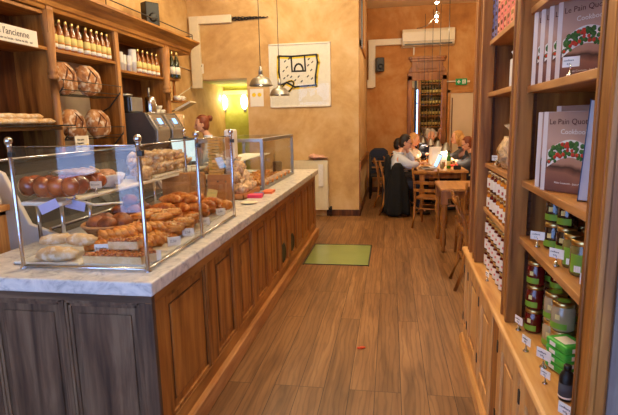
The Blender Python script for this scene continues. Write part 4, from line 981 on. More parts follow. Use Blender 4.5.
for i, (x, y, z, r) in enumerate(((-1.45, 4.25, 0, .06), (-1.34, 4.28, 0, .06), (-1.45, 4.42, 0, .065), (-1.34, 4.45, 0, .06), (-1.44, 4.6, 0, .06), (-1.35, 4.61, 0, .055), (-1.42, 4.36, .1, .06), (-1.38, 4.5, .1, .06), (-1.41, 4.44, .19, .06))):
    cello('cellophane_bag', (x, y, ZT+.015+z), (r*.95, r*1.05, r), 'crinkly cellophane bag of biscuits in the wooden tray, '+['near left', 'near right', 'middle left', 'middle right', 'far left', 'far right', 'near one of the upper layer', 'far one of the upper layer', 'topmost'][i], i*3.1, n=18)
pk = empty('pink_card_stack', (-1.22, 4.3, ZT), .1, 'bright pink and red stack of small cards on the marble edge', 'cards')
MB().box(-.075, .065, -.05, .05, 0, .03).build('red_cards', 'hot_pink', pk, bevel=.002); MB().box(-.03, .06, .055, .12, 0, .03).build('blue_cards', 'purple_box', pk, bevel=.002)
tag(MB().box(-.05, .05, -.09, .09, 0, .022).build('orange_card_stack', 'orange_card', None, (-1.17, 4.6, ZT), (0, 0, .05), bevel=.002), 'flat orange stack of leaflets beyond the pink cards', 'leaflets')
tag(MB().lathe([(.035, 0), (.06, .006), (.075, .012), (.07, .012), (.04, .006)], n=20).build('saucer', 'glaze_cream', None, (-1.18, 3.96, ZT)), 'pale saucer on the marble beside the last chrome post', 'saucer')
# inside the boxed case
tag(MB().blob((0, 0, .05), (.09, .09, .065), 18, 10, bottom=-.05).build('round_cake', 'crust_muffin', None, (-1.72, 5.1, ZT+.284)), 'brown domed cake on the upper shelf of the boxed case', 'cake')
tag(MB().lathe([(.05, 0), (.055, .01), (.06, .16), (.05, .17)], n=18).build('dark_canister', 'black', None, (-1.4, 6.0, ZT+.021)), 'black canister inside the far end of the boxed case', 'canister')
tag(MB().lathe([(.04, 0), (.05, .01), (.045, .12), (.02, .14)], n=18).build('dark_jar', 'jam_dark', None, (-1.72, 5.0, ZT+.12)), 'dark glass jar inside the near end of the boxed case', 'jar')
tag(MB().box(-.09, .09, -.09, .09, 0, .1).build('red_tin', 'jam_red', None, (-1.71, 5.02, ZT+.0205), bevel=.02), 'dark red box under the dark jar inside the boxed case', 'box')
for i in range(12):
    TU.put((-1.36-(i % 2)*.22, 4.95+.22*(i//2), ZT+.024), .3, f'golden tart in the boxed case, {ORD[i//2]} row, '+['by the front glass', 'towards the back'][i % 2], 'pastry', 'tarts in the boxed case')
# ------------------------------------------------------------------ bookcase on the right (its run is turned 1.3 degrees)
BA = R(1.3); BO0 = (.66, 2.3)
def BW(x, y, z=0.):                                   # bookcase coordinates -> room coordinates
    return Vector((x*cos(BA)+y*sin(BA), -x*sin(BA)+y*cos(BA), z))
bkc = empty('pine_bookcase', BW(BO0[0], BO0[1], 0), -BA, 'tall pine bookcase with lower cupboards filling the right side', 'bookcase')
SH = Matrix.Translation((-BO0[0], -BO0[1], 0))
def K(mb, name, mat, par=None, **kw):
    bmesh.ops.transform(mb.bm, matrix=SH, verts=mb.bm.verts) if par is None or kw.pop('shift', True) else None
    kw.pop('shift', None)
    return mb.build(name, mat, par or bkc, **kw)
XO, XI, XR = .46, .50, .86      # post face, shelf edge, rear
def post(y0, y1, name='post'):
    m = MB().box(XO+.008, XI+.03, y0, y1, .75, 2.8)
    w = y1-y0
    m.box(XO, XO+.02, y0, y0+.018, .75, 2.8).box(XO, XO+.02, y1-.018, y1, .75, 2.8).box(XO+.003, XO+.02, y0+.03, y1-.03, .80, 2.8)
    K(m, name, 'shelf_pine', bevel=.004)
post(2.178, 2.285); post(3.125, 3.225)
post(1.212, 1.325)
post(3.36, 3.45)
K(MB().lathe([(.022, .75), (.024, .78), (.016, .8), (.014, 1.0), (.02, 1.4), (.014, 2.0), (.02, 2.8)], c=(XO+.05, 3.29, 0), n=14), 'turned_post', 'light_pine')
K(MB().box(XI-.005, XR, 1.212, 1.23, .75, 2.8).box(XI+.0, XR, 1.205, 1.212, .1, 2.8), 'side_panel', 'grey_side')
K(MB().box(XI+.01, XR, 2.22, 2.245, .77, 2.8).box(XI+.01, XR, 3.16, 3.2, .77, 2.8).box(XI+.01, XR, 3.43, 3.45, .77, 2.8), 'partition', 'shelf_pine')
K(MB().box(XR, XR+.02, 1.2, 3.45, .1, 2.8), 'back_panel', 'shelf_pine')
K(MB().box(XO+.02, XR, 1.21, 3.45, 2.78, 2.82), 'top_board', 'shelf_pine_y')
b1z, b2z = (1.085, 1.355, 1.77, 2.065), (1.117, 1.36, 1.745, 2.05)
for z in b2z: K(MB().box(XI, XR, 1.24, 2.215, z, z+.028), 'shelf', 'pine_y', bevel=.003)
for z in b1z: K(MB().box(XI, XR, 2.25, 3.155, z, z+.026), 'shelf', 'pine_y', bevel=.003)
for y0, s in ((2.205, -1), (3.15, -1), (1.245, 1), (2.262, 1)):      # toothed shelf supports
    m = MB(); z = .8
    while z < 2.75:
        m.prism([(y0-.008, z), (y0+.008*s, z), (y0+.014*s, z+.018), (y0-.008, z+.03)], XI+.02, XI+.045, 'x'); z += .032
    m.box(XI+.02, XI+.045, y0-.012, y0+.004, .77, 2.75); K(m, 'toothed_support', 'dark_wood')
ledge = MB().prism([(.435, .722), (.431, .732), (.435, .745), (.445, .75), (XR+.02, .75), (XR+.02, .718), (.445, .718)], 1.0, 3.53, 'y')
K(ledge, 'ledge', 'light_pine_y', bevel=.002)
K(MB().box(.47, XR+.02, 1.0, 3.5, .1, .718), 'cabinet_body', 'pine')
K(MB().prism([(.43, 0), (.43, .075), (.438, .09), (.445, .1), (.47, .1), (.47, 0)], 1.0, 3.53, 'y').box(.47, XR, 3.49, 3.53, 0, .1), 'plinth', 'light_pine_y', bevel=.003)
dy = [(3.33, 3.49), (2.87, 3.31), (2.42, 2.84), (1.86, 2.26), (1.43, 1.83), (1.02, 1.40)]
K(MB().box(.455, .47, 2.27, 2.41, .1, .718), 'pilaster', 'shelf_pine', bevel=.003)
for a, b in dy:
    w = min(.085, (b-a)*.3)
    P = K(MB().box(.452, .47, a, a+w, .115, .7).box(.452, .47, b-w, b, .115, .7).box(.452, .47, a+w, b-w, .115, .2).box(.452, .47, a+w, b-w, .615, .7), 'door', 'light_pine', bevel=.003)
    MB().box(.462-BO0[0], .469-BO0[0], a+w-BO0[1], b-w-BO0[1], .2, .615).build('door_panel', 'pine', P)
    MB().box(.458-BO0[0], .466-BO0[0], a+w+.04-BO0[1], b-w-.04-BO0[1], .24, .575).build('raised_field', 'light_pine', P, bevel=.004)
    for z in (.22, .57): MB().box(.447-BO0[0], .455-BO0[0], b-.012-BO0[1], b+.006-BO0[1], z, z+.055).build('hinge', 'dark_metal', P)

# things on its shelves
def jar(name, glass, lid, lab, h=.085, r=.033, lid_lab=None):
    def f():
        o = empty(name)
        MB().lathe([(r*.9, 0), (r, .005), (r, h*.78), (r*.86, h*.86), (r*.86, h*.9)], n=16).build('glass', glass, o)
        MB().lathe([(r*.93, h*.86), (r*.96, h*.87), (r*.96, h), (r*.9, h*1.01)], n=16).build('lid', lid, o)
        q = MB().lathe([(r*1.012, h*.14), (r*1.012, h*.62)], n=16).build('label_band', lab, o)
        if lid_lab: MB().cyl((0, 0, h*1.01), (0, 0, h*1.018), r*.6, n=14).build('lid_sticker', lid_lab, o)
        return o
    return Kind(f)
def half_band(r, z0, z1, a0, a1, mb):
    n = 8
    A = [mb.bm.verts.new((r*cos(a0+(a1-a0)*k/n), r*sin(a0+(a1-a0)*k/n), z0)) for k in range(n+1)]
    B = [mb.bm.verts.new((r*cos(a0+(a1-a0)*k/n), r*sin(a0+(a1-a0)*k/n), z1)) for k in range(n+1)]
    for k in range(n): mb._f([A[k], A[k+1], B[k+1], B[k]], True)
def jar2(name, glass, lid, patches, h=.095, r=.037, sticker=None):
    def f():
        o = empty(name)
        MB().lathe([(r*.9, 0), (r, .006), (r, h*.76), (r*.84, h*.85), (r*.84, h*.9)], n=18).build('glass', glass, o)
        L_ = MB().lathe([(r*.92, h*.85), (r*.95, h*.86), (r*.95, h), (r*.88, h*1.012)], n=18).build('lid', lid, o)
        if sticker: MB().lathe([(r*.55, h*1.012), (r*.55, h*1.02)], n=14).build('lid_sticker', sticker, L_)
        for mat, z0, z1, a0, a1 in patches:
            m = MB(); half_band(r*1.015, h*z0, h*z1, a0, a1, m); m.build('label_patch', mat, o)
        return o
    return Kind(f)
a0 = pi+.7                          # direction from a shelf towards a viewer in the aisle
JW = jar2('jam_jar', 'jam_red', 'gold_lid', [('label_white', .1, .72, a0-.9, a0+1.1), ('pink_box', .3, .42, a0-.2, a0+.1)], .098, .041)
JO = jar2('jam_jar', 'jam_orange', 'silver_lid', [('label_white', .15, .65, a0-.7, a0+.6), ('label_red', .25, .4, a0-.2, a0+.3)], .112, .042)
JR = jar2('jam_jar', 'jam_red', 'silver_lid', [('label_white', .15, .65, a0-.7, a0+.6)], .112, .042)
JD = jar2('sauce_jar', 'jam_dark', 'gold_lid', [('label_green', .1, .34, a0-.9, a0+.9), ('label_yellow', .44, .62, a0-.12, a0+.3)], .1, .036)
JM = jar2('sauce_jar', 'jam_red', 'gold_lid', [('label_green', .1, .34, a0-.9, a0+.9), ('label_yellow', .44, .62, a0-.12, a0+.3)], .1, .036)
JE = jar2('spread_jar', 'spread_beige', 'gold_lid', [('label_green', .1, .3, a0-.9, a0+.9), ('label_yellow', .42, .6, a0-.12, a0+.3)], .11, .042, 'label_green')
JG = jar2('spread_jar', 'grey_jar', 'steel', [('label_green', .1, .3, a0-.9, a0+.9)], .11, .042)
JV = jar2('olive_jar', 'olive_jar', 'gold_lid', [('label_green', .1, .62, a0-.5, a0+1.0), ('paper', .12, .3, a0-.1, a0+.45)], .115, .038)
def put(kind, x, y, z, lab, cat='jar', group=None, **kw): return kind.put(BW(x, y, z), kw.pop('rz', 0)-BA, lab, cat, group, **kw)
FLV = ['bottom', 'second', 'third', 'fourth', 'fifth']
# far bay, ledge: white labelled jars
for i in range(6):
    for j in range(2):
        for k in range(3):
            put(JW, .55+j*.09, 2.60+i*.095+j*.02, .751+k*.1005, f'white labelled jam jar, {["front", "middle"][j]} row, {FLV[k]} layer, {ORD[i]} stack from the centre post', 'jar', 'white labelled jars on the ledge')
for i in range(5):
    for k in range(3): put(JW, .735, 2.60+i*.095, .751+k*.1005, f'white labelled jam jar, rear row, {FLV[k]} layer, {ORD[i]} stack from the centre post', 'jar', 'white labelled jars on the ledge')
for i in range(8):
    for k in range(2):
        kd = JR if i in (5, 6) else JO
        put(kd, .545, 2.36+i*.096, 1.112+k*.1145, f'{"dark red" if kd is JR else "amber"} jam jar below the wrapped loaf, {["lower", "upper"][k]} layer, {ORD[i]} from the centre post', 'jar', 'amber and red jars on the far bay shelf')
pb = MB().blob((0, 0, .085), (.07, .11, .085), 18, 11, amp=.4, freq=12, power=.8); pb.sweep([(0, 0, .15), (.0, 0, .19), (-.01, 0, .24)], [.03, .014, .05], 10)
tag(pb.build('wrapped_loaf_bag', 'cellophane', None, BW(.57, 2.68, 1.382)), 'brown paper wrapped loaf bag tied with silver on the far bay shelf', 'bag')
for i, (x, y) in enumerate(((.53, 2.83), (.525, 2.50))):
    tag(MB().blob((0, 0, .03), (.018, .03, .03), 10, 8, amp=.9, freq=16).build('silver_ribbon', 'silver_lid', None, BW(x, y, 1.382)), 'shiny silver ribbon bow '+('left' if i == 0 else 'right')+' of the wrapped loaf bag', 'ribbon')
def mk_sign():
    o = empty('shelf_sign'); MB().lathe([(.019, 0), (.018, .006), (.008, .012), (.005, .03)], n=14).build('metal_foot', 'chrome', o)
    MB().cyl((0, 0, .025), (0, 0, .06), .004).build('clip', 'chrome', o)
    q = MB().box(-.002, .001, -.043, .043, .045, .098).build('card', 'paper', o)
    text('lettering', 'confiture', .014, 'paper_ink', o, frameM((-.0028, .036, .075), (0, -1, 0), (0, 0, 1)))
    text('lettering', '4,95', .012, 'paper_ink', o, frameM((-.0028, .02, .057), (0, -1, 0), (0, 0, 1))); return o
SG = Kind(mk_sign)
for x, y, z, rz, s, w in ((.5, 2.1, .751, .35, 1, 'first on the ledge past the centre post'), (.484, 1.9, .751, .35, 1, 'second on the ledge past the centre post'), (.514, 1.775, .751, .6, 1.15, 'in front of the green tins'), (.49, 1.66, .751, .5, .8, 'beside the black bottle'), (.485, 1.42, .751, .6, 1.1, 'nearest one on the ledge'),
        (.528, 2.0, 1.146, 1.0, 1, 'in front of the dark jars'), (.522, 1.735, 1.146, .7, 1, 'in front of the green labelled jars'), (.52, 1.44, 1.146, .5, 1, 'behind the near post on the jar shelf'), (.478, 2.757, .751, .2, .9, 'before the white labelled jars on the ledge'),
        (.53, 2.95, 1.382, .9, .9, 'left of the wrapped loaf bag'), (.52, 2.42, 1.382, .9, .9, 'right of the wrapped loaf bag'), (.515, 1.7, 1.774, .9, .95, 'before the upper cookbooks')):
    put(SG, x, y, z, 'white price card on chrome foot, '+w, 'sign', 'price cards on the bookcase', rz=rz, scale=s*.62)
put(Kind(lambda: (lambda o: (MB().lathe([(.03, 0), (.034, .01), (.034, .17), (.016, .21), (.015, .27)], n=16).build('glass', 'wine_green', o), MB().lathe([(.0345, .04), (.0345, .13)], n=16).build('front_label', 'label_yellow', o), MB().lathe([(.017, .24), (.017, .28)], n=12).build('cap', 'black', o), o)[3])(empty('oil_bottle'))), .56, 2.42, 1.797, 'dark bottle with yellow label on the far bay, above the wrapped loaf', 'bottle')
tag(MB().box(-.03, .03, -.045, .045, 0, .13).blob((0, 0, .16), (.03, .04, .045), 12, 8, amp=.8, freq=14).build('white_packet', 'white_cloth', None, BW(.545, 2.56, 1.797), bevel=.006), 'white wrapped packet with gathered top beside the dark bottle', 'packet')
def mk_tea(mat):
    def f():
        o = empty('tea_box'); MB().box(-.035, .035, -.035, .035, 0, .075).build('carton', mat, o, bevel=.002)
        MB().box(-.0362, -.035, -.02, .02, .042, .062).build('printed_band', 'jam_dark', o); MB().box(-.0362, -.035, -.012, .012, .012, .022).build('printed_line', 'jam_dark', o); return o
    return Kind(f)
TB = [mk_tea('pink_box'), mk_tea('salmon_box'), mk_tea('purple_box')]
for i in range(10):
    for k in range(4 if i > 2 else 3):
        c = 2 if i > 7 else (i+k*(i % 2)) % 2
        put(TB[c], .545, 2.33+i*.085, 2.092+k*.0765, f'{["pink", "salmon", "purple"][c]} tea box high in the far bay, {FLV[k]} layer, {ORD[i]} from centre post', 'box', 'tea boxes at the top of the far bay', rz=random.uniform(-.05, .05))
# near bay, ledge
for i in range(2):
    for k in range(3):
        put(JM, .56+i*.075, 2.105-i*.06+.0, .751+k*.1035, f'dark red sauce jar beside the centre post, {FLV[k]} of the {["left", "right"][i]} stack', 'jar', 'dark red jars by the centre post')
        put(JM, .64+i*.075, 2.13-i*.04, .751+k*.1035, f'dark red sauce jar in the rear, {FLV[k]} of the {["left", "right"][i]} rear stack', 'jar', 'dark red jars by the centre post')
for i, (x, y) in enumerate(((.60, 1.965), (.60, 1.87), (.69, 1.95))):
    for k in range(2): put(JE, x, y, .751+k*.113, f'beige spread jar with green sticker lid, {FLV[k]} of the {["left", "right", "rear"][i]} stack', 'jar', 'beige spread jars behind the green tins')
for i, (x, y) in enumerate(((.69, 1.85), (.70, 1.76), (.70, 1.66))):
    for k in range(2): put(JG, x, y, .751+k*.113, f'grey jar with green label behind the tins, {FLV[k]} of the {["left", "middle", "right"][i]} stack', 'jar', 'grey jars behind the green tins')
def mk_tin():
    o = empty('green_tin'); MB().box(-.045, .045, -.055, .055, 0, .028).build('tin', 'tin_green', o, bevel=.008)
    MB().box(-.046, -.045, -.0, .03, .006, .02).build('barcode', 'label_white', o); MB().box(-.02, .02, -.0562, -.055, .006, .021).build('side_print', 'label_white', o)
    MB().box(-.03, .02, -.03, .03, .028, .0288).build('top_picture', 'label_white', o); return o
TN = Kind(mk_tin)
for k in range(4): put(TN, .585, 1.765, .752+k*.0285, 'bright green rectangular tin, '+['bottom', 'second', 'third', 'topmost'][k]+' of the stack on the ledge', 'tin', 'green tins on the ledge', rz=.35)
bo = empty('dark_bottle', BW(.528, 1.57, .751), 0, 'black bottle with dark label beside the near post on the ledge', 'bottle')
MB().lathe([(.026, 0), (.029, .008), (.029, .1), (.022, .118), (.013, .126), (.013, .14)], n=18).build('glass', 'black', bo); MB().lathe([(.0295, .02), (.0295, .075)], n=18).build('front_label', 'cloth_grey', bo)
MB().lathe([(.0298, .012), (.0298, .02)], n=18).build('label_edge', 'label_white', bo); MB().lathe([(.015, .128), (.0155, .15), (.01, .152)], n=14).build('cap', 'black', bo)
bo.scale = (.78,)*3
# near bay, jar shelf
for i in range(2):
    for k in range(2): put(JD, .585+.02*i, 1.99-i*.08, 1.146+k*.1025, f'dark sauce jar with green label on the jar shelf, {FLV[k]} layer, {ORD[i]} from the left', 'jar', 'dark jars on the jar shelf')
for i in range(3): put(JD, .675, 2.03-i*.08, 1.146, f'dark sauce jar in the rear row of the jar shelf, {ORD[i]} from the left', 'jar', 'dark jars on the jar shelf')
for i, (x, y) in enumerate(((.578, 1.735), (.575, 1.65), (.66, 1.70))): put(JV, x, y, 1.146, 'tall olive jar with bright green label on the jar shelf, '+['left one', 'right one with barcode', 'rear one'][i], 'jar', 'green labelled olive jars')
for i, (x, y) in enumerate(((.69, 1.79), (.75, 1.62))): put(JG, x, y, 1.146, 'grey jar on the jar shelf, '+['behind the dark jars', 'behind the olive jars'][i], 'jar', 'grey jars on the jar shelf')
# cookbooks
def cover_mat():
    m, nt, out = newmat('cookbook_cover'); b = principled(nt, out, Roughness=.4)
    tc = N(nt, 'ShaderNodeTexCoord'); sp = N(nt, 'ShaderNodeSeparateXYZ'); L(nt, tc.outputs['Object'], sp.inputs[0])
    nz = N(nt, 'ShaderNodeTexNoise', Scale=12., Detail=5.); L(nt, tc.outputs['Object'], nz.inputs['Vector'])
    ad = N(nt, 'ShaderNodeMath', operation='MULTIPLY_ADD'); ad.inputs[1].default_value = .05; L(nt, nz.outputs[0], ad.inputs[0])
    sl = N(nt, 'ShaderNodeMath', operation='MULTIPLY_ADD'); sl.inputs[1].default_value = .12; L(nt, sp.outputs[0], sl.inputs[0]); L(nt, sp.outputs[2], sl.inputs[2]); L(nt, sl.outputs[0], ad.inputs[2])
    mr = N(nt, 'ShaderNodeMapRange'); mr.inputs['From Min'].default_value = 0; mr.inputs['From Max'].default_value = .36; L(nt, ad.outputs[0], mr.inputs[0])
    r = ramp(nt, [(0, srgb(96, 60, 52)), (.2, srgb(128, 82, 68)), (.3, srgb(150, 100, 78)), (.36, srgb(70, 40, 30)), (.4, srgb(176, 130, 104)), (.62, srgb(196, 158, 136)), (.8, srgb(176, 142, 122)), (1, srgb(150, 122, 110))]); L(nt, mr.outputs[0], r.inputs[0])
    L(nt, r.outputs[0], b.inputs['Base Color'])
cover_mat()
plain('tomato', srgb(206, 62, 40), .5, 0, .15, 60); plain('herb_green', srgb(66, 110, 48), .7, 0, .3, 60); plain('cheese_white', srgb(226, 222, 210), .7, 0, .06, 60); plain('title_brown', srgb(84, 44, 34), .7)
def mk_book():
    o = empty('cookbook'); W, H, T = .235, .3, .024
    MB().box(0, W, 0, T, 0, H).build('boards', 'cookbook_cover', o, bevel=.002)
    MB().box(.002, W-.004, .003, T-.003, H-.0005, H+.0005).box(W-.0005, W+.0005, .003, T-.003, .003, H-.003).build('page_block', 'book_pages', o)
    MB().box(-.001, .018, -.0008, T+.0008, -.0, H+.001).build('spine_band', 'book_band', o)
    text('title', 'Le Pain Quotidien', .0295, 'title_brown', o, frameM((.024, -.0006, .254), (1, 0, 0), (0, 0, 1)), .0003)
    text('title', 'Cookbook', .026, 'cheese_white', o, frameM((.075, -.0006, .218), (1, 0, 0), (0, 0, 1)), .0003)
    text('title', 'Alain Coumont - Jean-Pierre', .011, 'cheese_white', o, frameM((.06, -.0006, .032), (1, 0, 0), (0, 0, 1)), .0003)
    random.seed(12); m1, m2, m3 = MB(), MB(), MB()
    def yb(x): return .118+.045*sin((x-.02)/.2*pi)
    m1.prism([(.024+.211*k/16, yb(.024+.211*k/16)+.035) for k in range(17)]+[(.235-.211*k/16, yb(.235-.211*k/16)-.03) for k in range(17)], -.0004, 0, 'y')
    for k in range(70):
        x = random.uniform(.03, .225); z = yb(x)+random.uniform(-.028, .03); m2.lathe([(random.uniform(.005, .011), 0), (.003, .0007)], c=(x, -.0005, z), M=Matrix.Rotation(pi/2, 4, 'X'), n=7)
    for k in range(22):
        x = random.uniform(.03, .225); z = yb(x)+random.uniform(-.022, .026); m3.lathe([(random.uniform(.006, .009), 0), (.004, .001)], c=(x, -.001, z), M=Matrix.Rotation(pi/2, 4, 'X'), n=9)
    m1.build('bread_picture', 'cheese_white', o); m2.build('herb_picture', 'herb_green', o); m3.build('tomato_picture', 'tomato', o)
    return o
BK = Kind(mk_book)
def book(x, y, z, ph, w, g, s=1.): put(BK, x, y, z, 'tomato bread cookbook, '+w, 'book', g, rz=-R(ph), scale=s)
g = 'cookbooks on the upper shelf'
for (x, y), w in zip(((.55, 1.985), (.535, 2.04), (.52, 2.092), (.507, 2.142)), ('front one on the upper shelf', 'second from the front on the upper shelf', 'third from the front on the upper shelf', 'rearmost on the upper shelf')): book(x, y, 1.774, 50, w, g, .92)
g = 'cookbooks on the middle shelf'
book(.497, 1.885, 1.389, 55, 'front one on the middle shelf', g, .92); book(.50, 1.972, 1.389, 52, 'left behind the front one on the middle shelf', g, .92); book(.565, 1.985, 1.389, 52, 'tall one showing above the others on the middle shelf', g, .99)
bb_ = empty('blue_book', BW(.535, 1.62, 1.389), -BA+R(-8), 'dark blue bound book seen from its page edge, leaning beside the near post', 'book')
MB().box(-.001, .032, .215, .23, 0, .31).box(.0, .0025, .0, .23, 0, .31).box(.03, .0325, .0, .23, 0, .31).build('cover_boards', 'book_blue', bb_)
MB().box(.003, .03, .002, .225, .004, .306).build('page_block', 'book_pages', bb_); bb_.rotation_euler = (0, R(3), -BA-R(19))
g = 'cookbooks at the top of the near bay'
for i in range(3): book(.54, 1.98+i*.075, 2.079, 45, ['front', 'middle', 'rear'][i]+' one at the very top of the near bay', g)
# ------------------------------------------------------------------ dining corner
def turned_leg(x, y, z0, z1, r=.04):
    h = z1-z0
    return MB().lathe([(r*.5, z0), (r*.7, z0+.03), (r*.55, z0+.06), (r*.9, z0+.1), (r*.95, z0+.2), (r*.6, z0+h*.38), (r*1.05, z0+h*.42), (r*.7, z0+h*.46), (r*1.1, z0+h*.52), (r*1.15, z0+h*.6), (r*.75, z0+h*.72), (r*1.1, z0+h*.76), (r*.8, z0+h*.79)], c=(x, y, 0), n=16).box(x-r, x+r, y-r, y+r, z0+h*.79, z1)
def table(nm, x0, x1, y0, y1, zt, lab, ins=.06):
    o = empty(nm, ((x0+x1)/2, (y0+y1)/2, 0), 0, lab, 'table'); w, d = (x1-x0)/2, (y1-y0)/2
    MB().box(-w, w, -d, d, zt-.035, zt).build('tabletop', 'table_wood', o, bevel=.006)
    MB().box(-w+ins, w-ins, -d+ins, -d+ins+.02, zt-.13, zt-.035).box(-w+ins, w-ins, d-ins-.02, d-ins, zt-.13, zt-.035).box(-w+ins, -w+ins+.02, -d+ins, d-ins, zt-.13, zt-.035).box(w-ins-.02, w-ins, -d+ins, d-ins, zt-.13, zt-.035).build('apron', 'chair_wood', o)
    for sx in (-1, 1):
        for sy in (-1, 1): turned_leg(sx*(w-ins+.01), sy*(d-ins+.01), 0, zt-.035).build('leg', 'chair_wood', o)
    return o
ZB = .80
table('dining_table', .61, 1.42, 6.08, 6.9, .81, 'square pale topped wooden table with turned legs, nearest the camera')
table('communal_table', .46, 1.27, 8.28, 10.5, ZB, 'long wooden communal table where the guests sit', .08)
def mk_chair():
    o = empty('dining_chair')                     # faces +y
    MB().prism([(-.2, -.2), (.2, -.2), (.22, .2), (-.22, .2)], .44, .465, 'z').build('seat', 'chair_wood', o, bevel=.006)
    for s in (-1, 1):
        MB().sweep([(s*.19, -.3, 0), (s*.185, -.235, .2), (s*.185, -.2, .45), (s*.19, -.235, .7), (s*.195, -.31, .93)], [.017, .02, .021, .019, .015], 8).build('leg', 'chair_wood', o)
        MB().sweep([(s*.2, .19, 0), (s*.19, .17, .44)], [.016, .02], 8).build('leg', 'chair_wood', o)
        MB().cyl((s*.188, -.225, .22), (s*.195, .175, .22), .01).build('stretcher', 'chair_wood', o)
    for z, y in ((.58, -.22), (.70, -.24), (.86, -.29)):
        MB().sweep([(-.19, y, z), (-.1, y-.02, z), (.1, y-.02, z), (.19, y, z)], [.011]*4, 8, flat=2.6).build('back_slat', 'chair_wood', o) if z > .8 else MB().box(-.19, .19, y-.022, y-.006, z-.02, z+.025).build('back_slat', 'chair_wood', o, bevel=.004)
    MB().cyl((-.19, .17, .3), (.19, .17, .3), .011).build('stretcher', 'chair_wood', o); MB().cyl((-.18, -.22, .3), (.18, -.22, .3), .011).build('stretcher', 'chair_wood', o)
    return o
CH = Kind(mk_chair)
CH.put((.63, 7.72, 0), R(-22), 'wooden slat back chair drawn up to the near end of the communal table', 'chair')
CH.put((.93, 4.89, 0), R(-90), 'wooden chair seen edge on just past the bookcase', 'chair')
CH.put((1.03, 6.0, 0), R(4), 'wooden chair tucked under the near side of the square table', 'chair')
CH.put((.12, 8.7, 0), R(-90), 'wooden chair under the man, hung with a black coat', 'chair')
CH.put((.0, 9.5, 0), R(-90), 'wooden chair under the dark haired guest behind the man', 'chair')
CH.put((.2, 10.2, 0), R(-98), 'wooden chair under the pale shirted guest at the far left', 'chair')
CH.put((.86, 10.93, 0), R(180), 'wooden chair under the grey haired guest at the table end', 'chair')
CH.put((1.5, 9.8, 0), R(90), 'wooden chair under the blonde guest on the right', 'chair')
CH.put((1.55, 9.1, 0), R(90), 'wooden chair under the guest with glasses on the right', 'chair')
def mk_dark():
    o = empty('dark_chair'); m = 'black'
    MB().box(-.19, .19, -.2, .18, .44, .47).build('seat', m, o, bevel=.006)
    for s in (-1, 1):
        MB().sweep([(s*.17, -.24, 0), (s*.17, -.2, .45), (s*.17, -.24, .9)], .02, 8).build('leg', m, o); MB().cyl((s*.17, .16, 0), (s*.17, .16, .44), .018).build('leg', m, o)
    for z in (.55, .68, .8): MB().box(-.16, .16, -.235, -.215, z-.025, z+.03).build('back_slat', m, o)
    MB().prism([(-.19, .84), (-.18, .94), (-.1, 1.0), (.1, 1.0), (.18, .94), (.19, .84)], -.25, -.225, 'y').build('back_crest', m, o, bevel=.004)
    return o
DK = Kind(mk_dark)
DK.put((-.24, 10.62, 0), 0, 'black slat back chair standing against the dining wall in the corner', 'chair', scale=1.05)
DK.put((-.24, 11.1, 0), 0, 'second black chair squeezed behind the first in the corner', 'chair', scale=1.05)

# ---- people
def skin_mesh(V, E):
    """V: {key: (pos, radius)}, E: pairs -> skinned and smoothed mesh"""
    keys = list(V); me = bpy.data.meshes.new('t'); me.from_pydata([V[k][0] for k in keys], [(keys.index(a), keys.index(b)) for a, b in E], []); me.update()
    o = bpy.data.objects.new('t', me); COL.objects.link(o)
    o.modifiers.new('s', 'SKIN').use_smooth_shade = True
    for i, k in enumerate(keys):
        sv = me.skin_vertices[0].data[i]; r = V[k][1]; sv.radius = r if hasattr(r, '__len__') else (r, r); sv.use_root = (i == 0)
    q = o.modifiers.new('u', 'SUBSURF'); q.levels = q.render_levels = 2
    dg = bpy.context.evaluated_depsgraph_get(); dg.update(); out = bpy.data.meshes.new_from_object(o.evaluated_get(dg)); bpy.data.objects.remove(o)
    return out
def hand(mb, w, d, side=1, curl=.6, s=1.):
    """palm, four unequal fingers and a thumb; w wrist point, d direction of the fingers"""
    d = Vector(d).normalized(); up = Vector((0, 0, 1)) if abs(d.z) < .8 else Vector((1, 0, 0)); a = d.cross(up).normalized(); n = a.cross(d).normalized(); w = Vector(w)
    mb.sweep([w-d*.01, w+d*.03*s, w+d*.085*s], [.024*s, .033*s, .036*s], 8, flat=.5)
    for k, ln in enumerate((.065, .078, .072, .055)):
        b = w+d*.08*s+a*(k-1.5)*.019*s
        p = [b, b+d*ln*.45*s-n*.01*curl, b+d*ln*.8*s-n*.035*curl, b+d*ln*.9*s-n*.06*curl]; mb.sweep(p, [.009*s, .0088*s, .008*s, .006*s], 6)
    t = w+d*.025*s-a*side*.026*s; mb.sweep([t, t+d*.03*s-a*side*.022*s-n*.01, t+d*.06*s-a*side*.024*s-n*.02], [.011*s, .010*s, .007*s], 6)
